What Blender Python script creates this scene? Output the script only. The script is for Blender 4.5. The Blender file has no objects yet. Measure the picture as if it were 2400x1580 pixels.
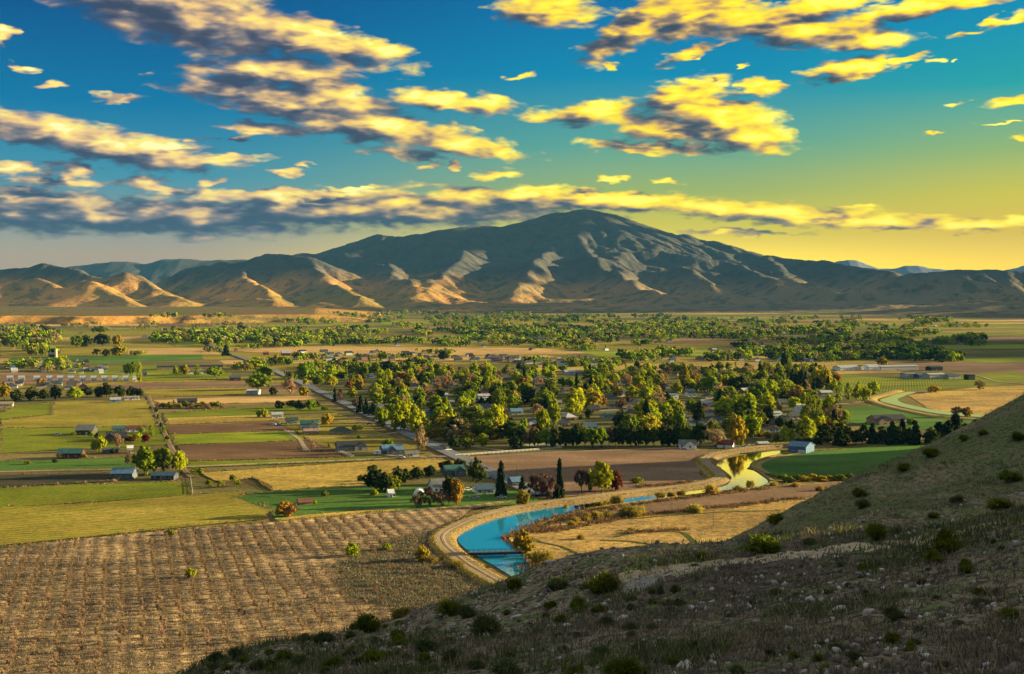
import bpy, math, random
import numpy as np
from mathutils import Vector, noise as mnoise
sc = bpy.context.scene
C = sc.collection
R = math.radians
# ------------------------------------------------------------------ camera
CAMZ = 110.0
F_ = 3000.0; HOR = 690.0
PITCH = math.atan((790 - HOR) / F_)
cam = bpy.data.cameras.new('camera'); camo = bpy.data.objects.new('camera', cam); C.objects.link(camo)
camo.location = (0, 0, CAMZ); camo.rotation_euler = (R(90) - PITCH, 0, 0)
cam.sensor_width = 36.0; cam.lens = F_ / 2400 * 36; cam.clip_start = 0.5; cam.clip_end = 90000
sc.camera = camo
# ------------------------------------------------------------------ light
SUN_AZ, SUN_EL = 77.0, 10.8
EXPO = 1.95
sc.view_settings.view_transform = 'Standard'; sc.view_settings.look = 'None'
sc.view_settings.gamma = 1.0; sc.view_settings.exposure = EXPO
sl = bpy.data.lights.new('sun', 'SUN'); sl.energy = 5.0; sl.angle = R(0.5); sl.color = (1.0, 0.76, 0.38)
so = bpy.data.objects.new('sun', sl); C.objects.link(so)
sd = Vector((math.sin(R(SUN_AZ)) * math.cos(R(SUN_EL)), math.cos(R(SUN_AZ)) * math.cos(R(SUN_EL)), math.sin(R(SUN_EL))))
so.rotation_euler = (-sd).to_track_quat('-Z', 'Y').to_euler()
sc.cycles.max_bounces = 4; sc.cycles.diffuse_bounces = 2; sc.cycles.glossy_bounces = 2
sc.cycles.transparent_max_bounces = 6; sc.cycles.volume_bounces = 0; sc.cycles.transmission_bounces = 2

class NT:
    """small node-tree writer"""
    def __init__(s, nt): s.nt = nt; s.L = nt.links
    def n(s, typ, **kw):
        nd = s.nt.nodes.new(typ)
        for k, v in kw.items(): setattr(nd, k, v)
        return nd
    def put(s, sock, v):
        if hasattr(v, 'is_output') or isinstance(v, bpy.types.NodeSocket): s.L.new(v, sock)
        else:
            if hasattr(sock, 'default_value'):
                try: sock.default_value = v
                except Exception: sock.default_value = tuple(v) + (1.0,)
    def m(s, op, a, b=None, c=None, clamp=False):
        nd = s.n('ShaderNodeMath', operation=op); nd.use_clamp = clamp
        s.put(nd.inputs[0], a)
        if b is not None: s.put(nd.inputs[1], b)
        if c is not None: s.put(nd.inputs[2], c)
        return nd.outputs[0]
    def vm(s, op, a, b=None, c=None):
        nd = s.n('ShaderNodeVectorMath', operation=op)
        s.put(nd.inputs[0], a)
        if b is not None: s.put(nd.inputs[3] if op == 'SCALE' else nd.inputs[1], b)
        if c is not None: s.put(nd.inputs[2], c)
        return nd.outputs[1] if op in ('LENGTH', 'DOT_PRODUCT') else nd.outputs[0]
    def mix(s, f, a, b, typ='MIX'):
        nd = s.n('ShaderNodeMix', data_type='RGBA', blend_type=typ); nd.clamp_factor = True
        s.put(nd.inputs[0], f); s.put(nd.inputs[6], a); s.put(nd.inputs[7], b)
        return nd.outputs[2]
    def noise(s, vec, scale, detail=3, rough=0.5, dist=0.0):
        nd = s.n('ShaderNodeTexNoise'); s.put(nd.inputs['Vector'], vec)
        nd.inputs['Scale'].default_value = scale; nd.inputs['Detail'].default_value = detail
        nd.inputs['Roughness'].default_value = rough; nd.inputs['Distortion'].default_value = dist
        return nd.outputs['Fac'] if 'Fac' in nd.outputs else nd.outputs[0]
    def sstep(s, x, a, b, o0=0.0, o1=1.0):
        nd = s.n('ShaderNodeMapRange', interpolation_type='SMOOTHSTEP')
        s.put(nd.inputs[0], x); nd.inputs[1].default_value = a; nd.inputs[2].default_value = b
        nd.inputs[3].default_value = o0; nd.inputs[4].default_value = o1
        return nd.outputs[0]
    def ramp(s, x, stops):
        nd = s.n('ShaderNodeValToRGB'); s.put(nd.inputs[0], x)
        cr = nd.color_ramp
        while len(cr.elements) > 1: cr.elements.remove(cr.elements[-1])
        cr.elements[0].position = stops[0][0]; cr.elements[0].color = tuple(stops[0][1]) + (1,)
        for p, c in stops[1:]:
            e = cr.elements.new(p); e.color = tuple(c) + (1,)
        return nd.outputs[0]
def s2l(*c):
    return tuple(((v / 255) / 12.92 if v / 255 <= 0.04045 else ((v / 255 + 0.055) / 1.055) ** 2.4) for v in c)

# ------------------------------------------------------------------ sky
# clouds by direction: (azimuth, elevation) of each bank, half sizes in degrees, tilt
def azel(px, py):
    az = math.degrees(math.atan((px - 1200) / F_))
    el = math.degrees(math.atan((HOR - py) / F_ * math.cos(R(az))))
    return az, el
CLOUDS = [(430,35,330,85,12),(700,88,270,48,13),(890,122,90,20,4),
 (600,172,160,34,4),(740,190,130,50,15),(1060,240,170,26,5),(700,240,310,36,6),(860,292,330,42,10),(1060,340,200,26,8),(620,302,90,18,3),(950,365,120,14,8),
 (110,312,190,40,5),(300,352,240,40,7),(540,372,110,14,-3),(70,395,100,16,0),(180,398,34,22,0),(140,428,130,13,2),(330,430,58,22,0),(400,442,50,10,4),(300,232,80,11,-3),(130,205,50,8,0),(60,165,36,9,10),(14,90,26,20,0),
 (300,508,620,46,0),(60,462,180,26,4),(900,492,560,46,0),(700,457,400,14,0),(1350,468,420,26,3),(1750,492,430,24,4),(2020,518,430,20,3),(2300,526,240,16,0),(1720,546,190,8,1),(1980,484,90,10,2),
 (1290,30,130,40,2),(1500,62,170,44,-28),(1640,40,150,50,-16),(1850,72,260,46,8),(2040,100,60,26,10),(1920,20,170,26,-6),(2180,16,200,22,-6),(2350,52,60,11,-14),(2240,88,44,6,-6),
 (1390,262,170,28,-4),(1600,228,120,42,-12),(1770,208,56,19,4),(1600,300,240,34,6),(1690,285,150,60,6),(1740,322,130,42,10),(1540,348,190,18,4),
 (1610,128,80,18,-20),(1690,108,50,11,-12),(1990,168,110,26,-10),(2120,148,60,10,-16),(1425,156,24,10,14),(2370,238,70,14,-8),(2232,244,26,6,0),(2180,316,34,4,0),(2350,290,50,4,-3),(2390,322,30,9,0),
 (1225,180,40,8,-10),(1000,392,40,8,-4),(1160,408,62,15,-4),(1065,388,22,12,-14),(1430,424,44,7,2),(1560,426,42,9,10),(665,402,52,10,2),(725,388,26,8,0),(500,428,50,11,-12),(475,332,40,7,0),(570,330,34,8,-12),(2190,146,20,7,0),(2240,145,12,5,0),(820,440,90,7,0),(1750,160,16,6,-20)]
def cloud_group():
    g = bpy.data.node_groups.new('cloud_density', 'ShaderNodeTree')
    g.interface.new_socket('P', in_out='INPUT', socket_type='NodeSocketVector')
    g.interface.new_socket('D', in_out='OUTPUT', socket_type='NodeSocketFloat')
    g.interface.new_socket('S', in_out='OUTPUT', socket_type='NodeSocketFloat')
    t = NT(g)
    gi = t.n('NodeGroupInput'); P = gi.outputs[0]
    # ragged edges: warp the coordinate with stretched noise
    st = t.vm('MULTIPLY', P, (1.0, 2.9, 1.0))
    w = t.n('ShaderNodeTexNoise'); t.put(w.inputs['Vector'], st); w.inputs['Scale'].default_value = 0.75; w.inputs['Detail'].default_value = 2.0; w.inputs['Roughness'].default_value = .6
    off = t.vm('MULTIPLY', t.vm('SUBTRACT', w.outputs['Color'], (0.5, 0.5, 0.5)), (2.2, 0.8, 0.0))
    Q = t.vm('ADD', P, off)
    acc = None
    for (x, y, rx, ry, rot) in CLOUDS:
        a, e = azel(x, y); sx = rx / F_ * 57.3; sy = ry / F_ * 57.3
        mp = t.n('ShaderNodeMapping', vector_type='TEXTURE')
        t.put(mp.inputs[0], Q)
        mp.inputs['Location'].default_value = (a, e, 0); mp.inputs['Rotation'].default_value = (0, 0, R(-rot))
        mp.inputs['Scale'].default_value = (sx * 1.26, sy * 1.30, 1)
        gr = t.n('ShaderNodeTexGradient', gradient_type='SPHERICAL'); t.put(gr.inputs[0], mp.outputs[0])
        k = t.m('MULTIPLY', gr.outputs['Fac'], 1.0 if ry > 15 else 0.75)
        acc = k if acc is None else t.m('MAXIMUM', acc, k)
    n1 = t.noise(st, 0.62, 8, 0.54, 0.3)
    n2 = t.noise(t.vm('ADD', st, (31.7, 4.1, 3.0)), 0.55, 4, 0.5)
    d = t.m('SUBTRACT', t.m('MULTIPLY_ADD', acc, 1.65, t.m('MULTIPLY', t.m('SUBTRACT', n1, 0.5), 1.9)), 0.24)
    d = t.m('ADD', d, t.m('MULTIPLY', t.m('SUBTRACT', n2, 0.5), 0.5))
    # nothing far from a bank
    d = t.m('SUBTRACT', d, t.sstep(acc, 0.0, 0.10, 1.0, 0.0))
    n3 = t.noise(st, 0.62, 2.0, 0.45, 0.3)
    d2 = t.m('MULTIPLY_ADD', acc, 1.5, t.m('MULTIPLY', t.m('SUBTRACT', n3, 0.5), 2.4))
    go = t.n('NodeGroupOutput'); t.put(go.inputs[0], d); t.put(go.inputs[1], d2)
    return g
def make_world():
    w = bpy.data.worlds.new('World'); sc.world = w; w.use_nodes = True
    w.cycles.sampling_method = 'MANUAL'; w.cycles.sample_map_resolution = 256
    t = NT(w.node_tree); w.node_tree.nodes.clear()
    tc = t.n('ShaderNodeTexCoord')
    sp = t.n('ShaderNodeSeparateXYZ'); t.put(sp.inputs[0], tc.outputs['Generated'])
    X, Y, Z = sp.outputs
    az = t.m('MULTIPLY', t.m('ARCTAN2', X, Y), 57.2958)
    el = t.m('MULTIPLY', t.m('ARCSINE', t.m('MINIMUM', t.m('MAXIMUM', Z, -1), 1)), 57.2958)
    cb = t.n('ShaderNodeCombineXYZ'); t.put(cb.inputs[0], az); t.put(cb.inputs[1], el)
    P = cb.outputs[0]
    e01 = t.m('DIVIDE', t.m('MAXIMUM', el, 0.0), 30.0, clamp=True)
    S = lambda *c: s2l(*c)
    left = t.ramp(e01, [(0.0, (.50,.31,.18)), (0.06, (.48,.33,.20)), (0.11, S(130,148,142)), (0.17, S(66,140,162)), (0.27, S(0,112,158)), (0.40, S(0,80,136)), (0.50, S(0,66,120)), (0.75, S(36,80,118)), (1.0, S(168,170,168))])
    mid = t.ramp(e01, [(0.0, (2.0,1.3,0.0)), (0.045, (1.6,1.05,0.0)), (0.09, (.80,.62,.0)), (0.15, S(160,176,84)), (0.22, S(92,160,140)), (0.32, S(0,132,170)), (0.44, S(0,104,160)), (0.62, S(0,80,140)), (0.75, S(40,86,122)), (1.0, S(170,168,160))])
    right = t.ramp(e01, [(0.0, (1.9,1.15,0.0)), (0.035, (1.35,.84,.0)), (0.085, (.86,.54,.0)), (0.14, (.66,.55,.02)), (0.20, S(150,178,96)), (0.29, S(30,158,158)), (0.40, S(0,134,174)), (0.6, S(0,96,154)), (0.75, S(44,88,120)), (1.0, S(172,168,156))])
    f1 = t.sstep(az, -16.0, 7.0); f2 = t.sstep(az, 7.0, 24.0)
    base = t.mix(f2, t.mix(f1, left, mid), right)
    sky = t.n('ShaderNodeTexSky', sky_type='NISHITA'); sky.sun_disc = False
    sky.sun_elevation = R(SUN_EL); sky.sun_rotation = R(SUN_AZ); sky.altitude = 800; sky.dust_density = 2.0
    nish = t.mix(1.0, sky.outputs[0], (0.1, 0.1, 0.1, 1), 'MULTIPLY')
    base = t.mix(0.02, base, nish)
    g = cloud_group()
    def dens(P):
        nd = t.n('ShaderNodeGroup'); nd.node_tree = g; t.put(nd.inputs[0], P); return nd.outputs
    d0, s0 = dens(P)
    d1, s1 = dens(t.vm('ADD', P, (1.1, 0.52, 0.0)))
    alpha = t.sstep(d0, -0.08, 0.62)
    lit = t.m('SUBTRACT', s0, s1)                     # how much the bank thins towards the sun
    fine = t.noise(t.vm('MULTIPLY', P, (1.0, 3.0, 1.0)), 1.9, 5, 0.55)
    lit = t.m('ADD', lit, t.m('MULTIPLY', t.m('SUBTRACT', fine, 0.5), 0.45))
    azf = t.sstep(az, -24.0, 16.0)
    lit = t.m('ADD', lit, t.m('MULTIPLY', t.m('SUBTRACT', azf, 0.42), 0.34))
    thick = t.sstep(d0, 0.15, 0.9)
    lit = t.m('SUBTRACT', lit, t.m('MULTIPLY', thick, 0.30))
    lit = t.m('SUBTRACT', lit, t.sstep(el, 5.0, 3.4, 0.0, 0.26))
    lit01 = t.m('MULTIPLY_ADD', lit, 0.56, 0.47, clamp=True)
    cw = t.ramp(lit01, [(0.0, S(60,66,88)), (0.18, S(84,84,102)), (0.36, S(134,122,120)), (0.52, S(196,162,126)), (0.66, S(236,194,128)), (0.80, (1.0,.74,.22)), (0.92, (1.05,.84,.16)), (1.0, (1.1,.98,.42))])
    ch = t.ramp(lit01, [(0.0, S(58,66,84)), (0.18, S(86,84,88)), (0.34, S(146,122,96)), (0.48, S(210,168,90)), (0.60, (.95,.64,.02)), (0.76, (1.15,.84,.0)), (0.92, (1.2,.98,.0)), (1.0, (1.25,1.05,.08))])
    hot = t.m('MULTIPLY', t.sstep(az, -16.0, 6.0), 0.92)
    cc = t.mix(hot, cw, ch)
    cc = t.mix(t.m('MULTIPLY', t.sstep(el, 3.0, 0.4), 0.5), cc, base)
    col = t.mix(t.m('MULTIPLY', alpha, 0.97), base, cc)
    # below the horizon: dull ground colour
    col = t.mix(t.sstep(el, -0.2, -2.0), col, S(90,84,60))
    bg = t.n('ShaderNodeBackground'); t.put(bg.inputs[0], col); bg.inputs[1].default_value = 1.12 / (2 ** EXPO)
    o = t.n('ShaderNodeOutputWorld'); t.put(o.inputs[0], bg.outputs[0])
make_world()

# ------------------------------------------------------------------ helpers
rng = random.Random(7); nr = np.random.RandomState(11)
cp, sp_ = math.cos(PITCH), math.sin(PITCH)
def ray(px, py):
    x = (px - 1200) / F_; v = (790 - py) / F_
    return Vector((x, cp + v * sp_, -sp_ + v * cp))
def P(px, py, z=0.0):
    d = ray(px, py); k = (z - CAMZ) / d.z
    return Vector((d.x * k, d.y * k, z))
def PD(px, py, D):
    """the point at ground distance D along a sight line"""
    d = ray(px, py); k = D / d.y
    return Vector((d.x * k, D, CAMZ + d.z * k))
def pxh(px, py, z=0.0):
    """metres per photo pixel there"""
    return P(px, py, z).y / F_
def mesh_np(name, V, Fc, mats=(), midx=None, smooth=False):
    me = bpy.data.meshes.new(name)
    V = np.asarray(V, np.float32); Fc = np.asarray(Fc, np.int32); k = Fc.shape[1]
    me.vertices.add(len(V)); me.vertices.foreach_set('co', V.ravel())
    me.loops.add(Fc.size); me.loops.foreach_set('vertex_index', Fc.ravel())
    me.polygons.add(len(Fc)); me.polygons.foreach_set('loop_start', np.arange(0, Fc.size, k, dtype=np.int32))
    me.polygons.foreach_set('loop_total', np.full(len(Fc), k, np.int32))
    if midx is not None: me.polygons.foreach_set('material_index', np.asarray(midx, np.int32))
    if smooth: me.polygons.foreach_set('use_smooth', np.ones(len(Fc), bool))
    for m in mats: me.materials.append(m)
    me.update(); me.validate()
    return me
def link(name, me, parent=None, loc=None, rotz=0, scale=None):
    o = bpy.data.objects.new(name, me); C.objects.link(o)
    if parent is not None: o.parent = parent
    if loc is not None: o.location = loc
    if rotz: o.rotation_euler = (0, 0, rotz)
    if scale is not None: o.scale = scale
    return o
def tag(o, label=None, cat=None, group=None, kind=None):
    if label: o['label'] = label
    if cat: o['category'] = cat
    if group: o['group'] = group
    if kind: o['kind'] = kind
    return o
class MB:
    def __init__(s): s.v = []; s.f = []; s.mi = []
    def add(s, vs, fs, mi=0):
        b = len(s.v); s.v += [tuple(p) for p in vs]; s.f += [[b + i for i in f] for f in fs]; s.mi += [mi] * len(fs)
    def box(s, x0, x1, y0, y1, z0, z1, mi=0):
        s.add([(x0,y0,z0),(x1,y0,z0),(x1,y1,z0),(x0,y1,z0),(x0,y0,z1),(x1,y0,z1),(x1,y1,z1),(x0,y1,z1)],
              [(3,2,1,0),(4,5,6,7),(0,1,5,4),(1,2,6,5),(2,3,7,6),(3,0,4,7)], mi)
    def tube(s, a, b, r0, r1, n=6, mi=0):
        a = Vector(a); b = Vector(b); d = (b - a).normalized(); u = d.orthogonal().normalized(); w = d.cross(u)
        vs = []
        for p, r in ((a, r0), (b, r1)):
            for i in range(n):
                t = 2 * math.pi * i / n; vs.append(p + u * math.cos(t) * r + w * math.sin(t) * r)
        fs = [(i, (i + 1) % n, n + (i + 1) % n, n + i) for i in range(n)] + [tuple(range(n))[::-1], tuple(range(n, 2 * n))]
        s.add(vs, fs, mi)
    def mesh(s, name, mats, smooth=False):
        me = bpy.data.meshes.new(name); me.from_pydata(s.v, [], s.f)
        for m in mats: me.materials.append(m)
        me.polygons.foreach_set('material_index', s.mi)
        if smooth: me.polygons.foreach_set('use_smooth', [True] * len(s.f))
        me.update(); return me
# value noise in numpy
def vnoise(x, y, seed=0):
    xi = np.floor(x).astype(np.int64); yi = np.floor(y).astype(np.int64)
    fx = x - xi; fy = y - yi
    fx = fx * fx * fx * (fx * (fx * 6 - 15) + 10); fy = fy * fy * fy * (fy * (fy * 6 - 15) + 10)
    def h(a, b):
        n = (a * 374761393 + b * 668265263 + seed * 982451653) & 0x7fffffff
        n = ((n ^ (n >> 13)) * 1274126177) & 0x7fffffff
        n = (n ^ (n >> 16)) & 0x7fffffff
        return (n % 100003) / 100003.0 * 2 - 1
    a = h(xi, yi); b = h(xi + 1, yi); c = h(xi, yi + 1); d = h(xi + 1, yi + 1)
    return (a * (1 - fx) + b * fx) * (1 - fy) + (c * (1 - fx) + d * fx) * fy
def fbm(x, y, seed=0, oct=5, gain=0.5, ridged=False):
    s = 0; a = 1; tot = 0
    for i in range(oct):
        n = vnoise(x, y, seed + i * 17)
        if ridged: n = 1 - 2 * np.abs(n)
        s = s + a * n; tot += a; a *= gain
        x, y = x * 1.93 + y * 0.31 + 3.1, y * 1.97 - x * 0.29 + 7.7
    return s / tot

# ------------------------------------------------------------------ materials
MATS = {}
def mat(name, col, rough=0.8, var=0.0, scale=1.0, spec=0.2, metal=0.0):
    if name in MATS: return MATS[name]
    m = bpy.data.materials.new(name); m.use_nodes = True; t = NT(m.node_tree)
    b = m.node_tree.nodes['Principled BSDF']
    b.inputs['Roughness'].default_value = rough; b.inputs['Specular IOR Level'].default_value = spec
    b.inputs['Metallic'].default_value = metal
    c = tuple(col) + (1,)
    if var:
        tc = t.n('ShaderNodeTexCoord')
        n = t.noise(tc.outputs['Object'], scale, 5, 0.6)
        f = t.sstep(n, 0.3, 0.7, 1 - var, 1 + var * 0.6)
        t.put(b.inputs['Base Color'], t.vm('SCALE', c[:3], f))
    else: b.inputs['Base Color'].default_value = c
    MATS[name] = m; return m
def mat_ground(name, cols, scale=0.02, bump=0.3, bscale=0.6, stretch=(1, 1), rot=0.0, contrast=(0.35, 0.65), rows=None, fine=0.35):
    """ground cover: patches of three colours at two scales, broken by fine grain, optional furrows"""
    if name in MATS: return MATS[name]
    m = bpy.data.materials.new(name); m.use_nodes = True; t = NT(m.node_tree)
    b = m.node_tree.nodes['Principled BSDF']; b.inputs['Roughness'].default_value = 0.95; b.inputs['Specular IOR Level'].default_value = 0.05
    g = t.n('ShaderNodeNewGeometry')
    mp = t.n('ShaderNodeMapping'); t.put(mp.inputs[0], g.outputs['Position'])
    mp.inputs['Rotation'].default_value = (0, 0, rot); mp.inputs['Scale'].default_value = (stretch[0], stretch[1], 1)
    V = mp.outputs[0]
    n1 = t.noise(V, scale, 6, 0.62, 0.3); n2 = t.noise(V, scale * 7, 5, 0.62); n3 = t.noise(g.outputs['Position'], bscale, 4, 0.65)
    c = t.mix(t.sstep(n1, *contrast), cols[0], cols[1])
    if len(cols) > 2: c = t.mix(t.sstep(n2, 0.45, 0.68), c, cols[2])
    n0 = t.noise(V, 0.006, 3, 0.6, 1.0)
    c = t.vm('SCALE', c, t.sstep(n0, 0.3, 0.7, 0.74, 1.22))
    c = t.vm('SCALE', c, t.sstep(n3, 0.25, 0.75, 1 - fine, 1 + fine))
    h = t.m('ADD', n3, t.m('MULTIPLY', n2, 1.5))
    if rows:
        ang, sp, amt = rows
        rp = t.n('ShaderNodeMapping'); t.put(rp.inputs[0], g.outputs['Position']); rp.inputs['Rotation'].default_value = (0, 0, ang)
        wv = t.n('ShaderNodeTexWave', wave_type='BANDS', bands_direction='X'); t.put(wv.inputs[0], rp.outputs[0])
        wv.inputs['Scale'].default_value = 0.314 / sp; wv.inputs['Distortion'].default_value = 1.5; wv.inputs['Detail'].default_value = 2; wv.inputs['Detail Scale'].default_value = .6
        c = t.vm('SCALE', c, t.sstep(wv.outputs[1], 0.1, 0.9, 1 - amt, 1 + amt * 0.5))
        h = t.m('ADD', h, t.m('MULTIPLY', wv.outputs[1], 1.0))
    t.put(b.inputs['Base Color'], c)
    bp = t.n('ShaderNodeBump'); bp.inputs['Strength'].default_value = bump; bp.inputs['Distance'].default_value = 0.6
    t.put(bp.inputs['Height'], h); t.put(b.inputs['Normal'], bp.outputs[0])
    MATS[name] = m; return m
def mat_leaf(name, col, col2, trans=0.42, hue=0.035):
    if name in MATS: return MATS[name]
    m = bpy.data.materials.new(name); m.use_nodes = True; nt = m.node_tree; nt.nodes.clear(); t = NT(nt)
    oi = t.n('ShaderNodeObjectInfo'); g = t.n('ShaderNodeTexCoord')
    n = t.noise(g.outputs['Object'], 3.2, 3, 0.6)
    c = t.mix(t.sstep(n, 0.38, 0.66), tuple(col) + (1,), tuple(col2) + (1,))
    hs = t.n('ShaderNodeHueSaturation'); t.put(hs.inputs['Color'], c)
    t.put(hs.inputs['Hue'], t.m('MULTIPLY_ADD', oi.outputs['Random'], hue, 0.5 - hue / 2))
    r2 = t.m('FRACT', t.m('MULTIPLY', oi.outputs['Random'], 17.3))
    t.put(hs.inputs['Value'], t.m('MULTIPLY_ADD', r2, 0.5, 0.75))
    d = t.n('ShaderNodeBsdfDiffuse'); t.put(d.inputs[0], hs.outputs[0])
    tr = t.n('ShaderNodeBsdfTranslucent'); t.put(tr.inputs[0], hs.outputs[0])
    mx = t.n('ShaderNodeMixShader'); mx.inputs[0].default_value = trans
    t.put(mx.inputs[1], d.outputs[0]); t.put(mx.inputs[2], tr.outputs[0])
    o = t.n('ShaderNodeOutputMaterial'); t.put(o.inputs[0], mx.outputs[0])
    MATS[name] = m; return m

# ------------------------------------------------------------------ far terrain
def seg_height(XX, YY, pts, kR, ex, base=0.0):
    """height field of a ridge line with concave flanks; pts (x,y,z)"""
    H = np.full(XX.shape, -50.0)
    for (x0, y0, z0), (x1, y1, z1) in zip(pts[:-1], pts[1:]):
        dx, dy = x1 - x0, y1 - y0; L2 = dx * dx + dy * dy + 1e-6
        t = np.clip(((XX - x0) * dx + (YY - y0) * dy) / L2, 0, 1)
        d = np.hypot(XX - (x0 + t * dx), YY - (y0 + t * dy)); z = z0 + t * (z1 - z0)
        Rr = kR * z + 150
        H = np.maximum(H, z * np.clip(1 - d / Rr, 0, 1) ** ex - 8)
    return H
def rp(*t): return [tuple(PD(x, y, D * 1000)) for x, y, D in t]
RIDGES = [
 (rp((700,603,12.8),(760,590,13),(800,580,13),(880,549,13.2),(930,553,13),(1000,545,12.8),(1060,535,12.8),(1130,526,13),(1170,528,13),(1215,519,13),(1240,512,13),(1290,500,13),(1340,494,13),(1374,488,13),(1396,490,13),(1420,498,13),(1440,501,13),(1472,519,13),(1508,541,13.2),(1546,560,13.3),(1583,553,13.3),(1603,549,13.1),(1630,556,13),(1674,568,12.8),(1730,594,12.4),(1800,605,12),(1900,618,11.6),(2000,630,11.2),(2100,640,10.8)), 3.9, 1.6),
 (rp((1250,510,13),(1290,560,12.1),(1262,612,11),(1230,655,10),(1190,700,9)), 2.3, 1.2),
 (rp((1400,492,13),(1352,552,12.1),(1392,600,11.2),(1440,640,10.3),(1500,680,9.2),(1570,712,8.2)), 2.2, 1.2),
 (rp((1480,520,13.1),(1520,575,12.2),(1590,625,11.2),(1660,665,10),(1700,700,8.9)), 2.2, 1.2),
 (rp((1610,553,13),(1670,600,12),(1750,640,11),(1830,675,9.8)), 2.2, 1.25),
 (rp((1800,605,12),(1860,650,10.8),(1950,690,9.2)), 2.2, 1.25),
 (rp((1140,525,13),(1110,575,12),(1060,625,10.9),(1020,660,9.8),(1000,700,8.6)), 2.3, 1.2),
 (rp((900,549,13.2),(850,590,12),(900,628,10.9),(960,665,9.7),(1010,705,8.4)), 2.3, 1.2),
 (rp((440,640,12),(520,622,11.6),(600,611,11),(640,606,10.6),(690,603,10.4),(738,606,10.3)), 1.9, 1.1),
 (rp((738,606,10.3),(752,640,9.9),(800,672,9.3),(860,700,8.7)), 2.0, 1.2),
 (rp((560,640,10.5),(600,672,9.4),(640,700,8.6)), 2.0, 1.2),
 (rp((-200,640,10),(0,630,10.4),(30,628,10.4),(60,634,10.3),(110,624,10.2),(150,634,10),(200,655,9.8),(300,662,9.5)), 2.0, 1.15),
 (rp((-100,668,9),(0,672,9),(80,652,9.1),(120,668,9),(150,700,8.7)), 1.9, 1.2),
 (rp((180,662,9.4),(230,652,9.3),(290,642,9.3),(330,655,9.3),(360,680,9.1)), 1.9, 1.2),
 (rp((200,668,9),(215,660,8.9),(270,690,8.7),(300,706,8.4)), 2.0, 1.2),
 (rp((380,690,8.8),(420,700,8.6)), 2.2, 1.2), (rp((520,700,8.7),(600,697,8.5),(650,705,8.3)), 2.2, 1.2),
 (rp((730,712,8.4),(760,706,8.3)), 2.2, 1.2),
 (rp((2040,650,10.3),(2120,642,10),(2180,636,9.9),(2260,638,9.8),(2340,640,9.8),(2420,646,9.8),(2600,640,9.8)), 2.4, 1.3),
 (rp((1920,715,8.6),(1980,692,8.6),(2060,662,8.6),(2130,650,8.6),(2200,652,8.6),(2270,660,8.5),(2330,672,8.4),(2380,690,8.2)), 2.6, 1.25),
 (rp((2230,738,6.6),(2300,722,6.7),(2360,706,6.8),(2420,692,6.9),(2600,650,7)), 2.8, 1.2),
]
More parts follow.
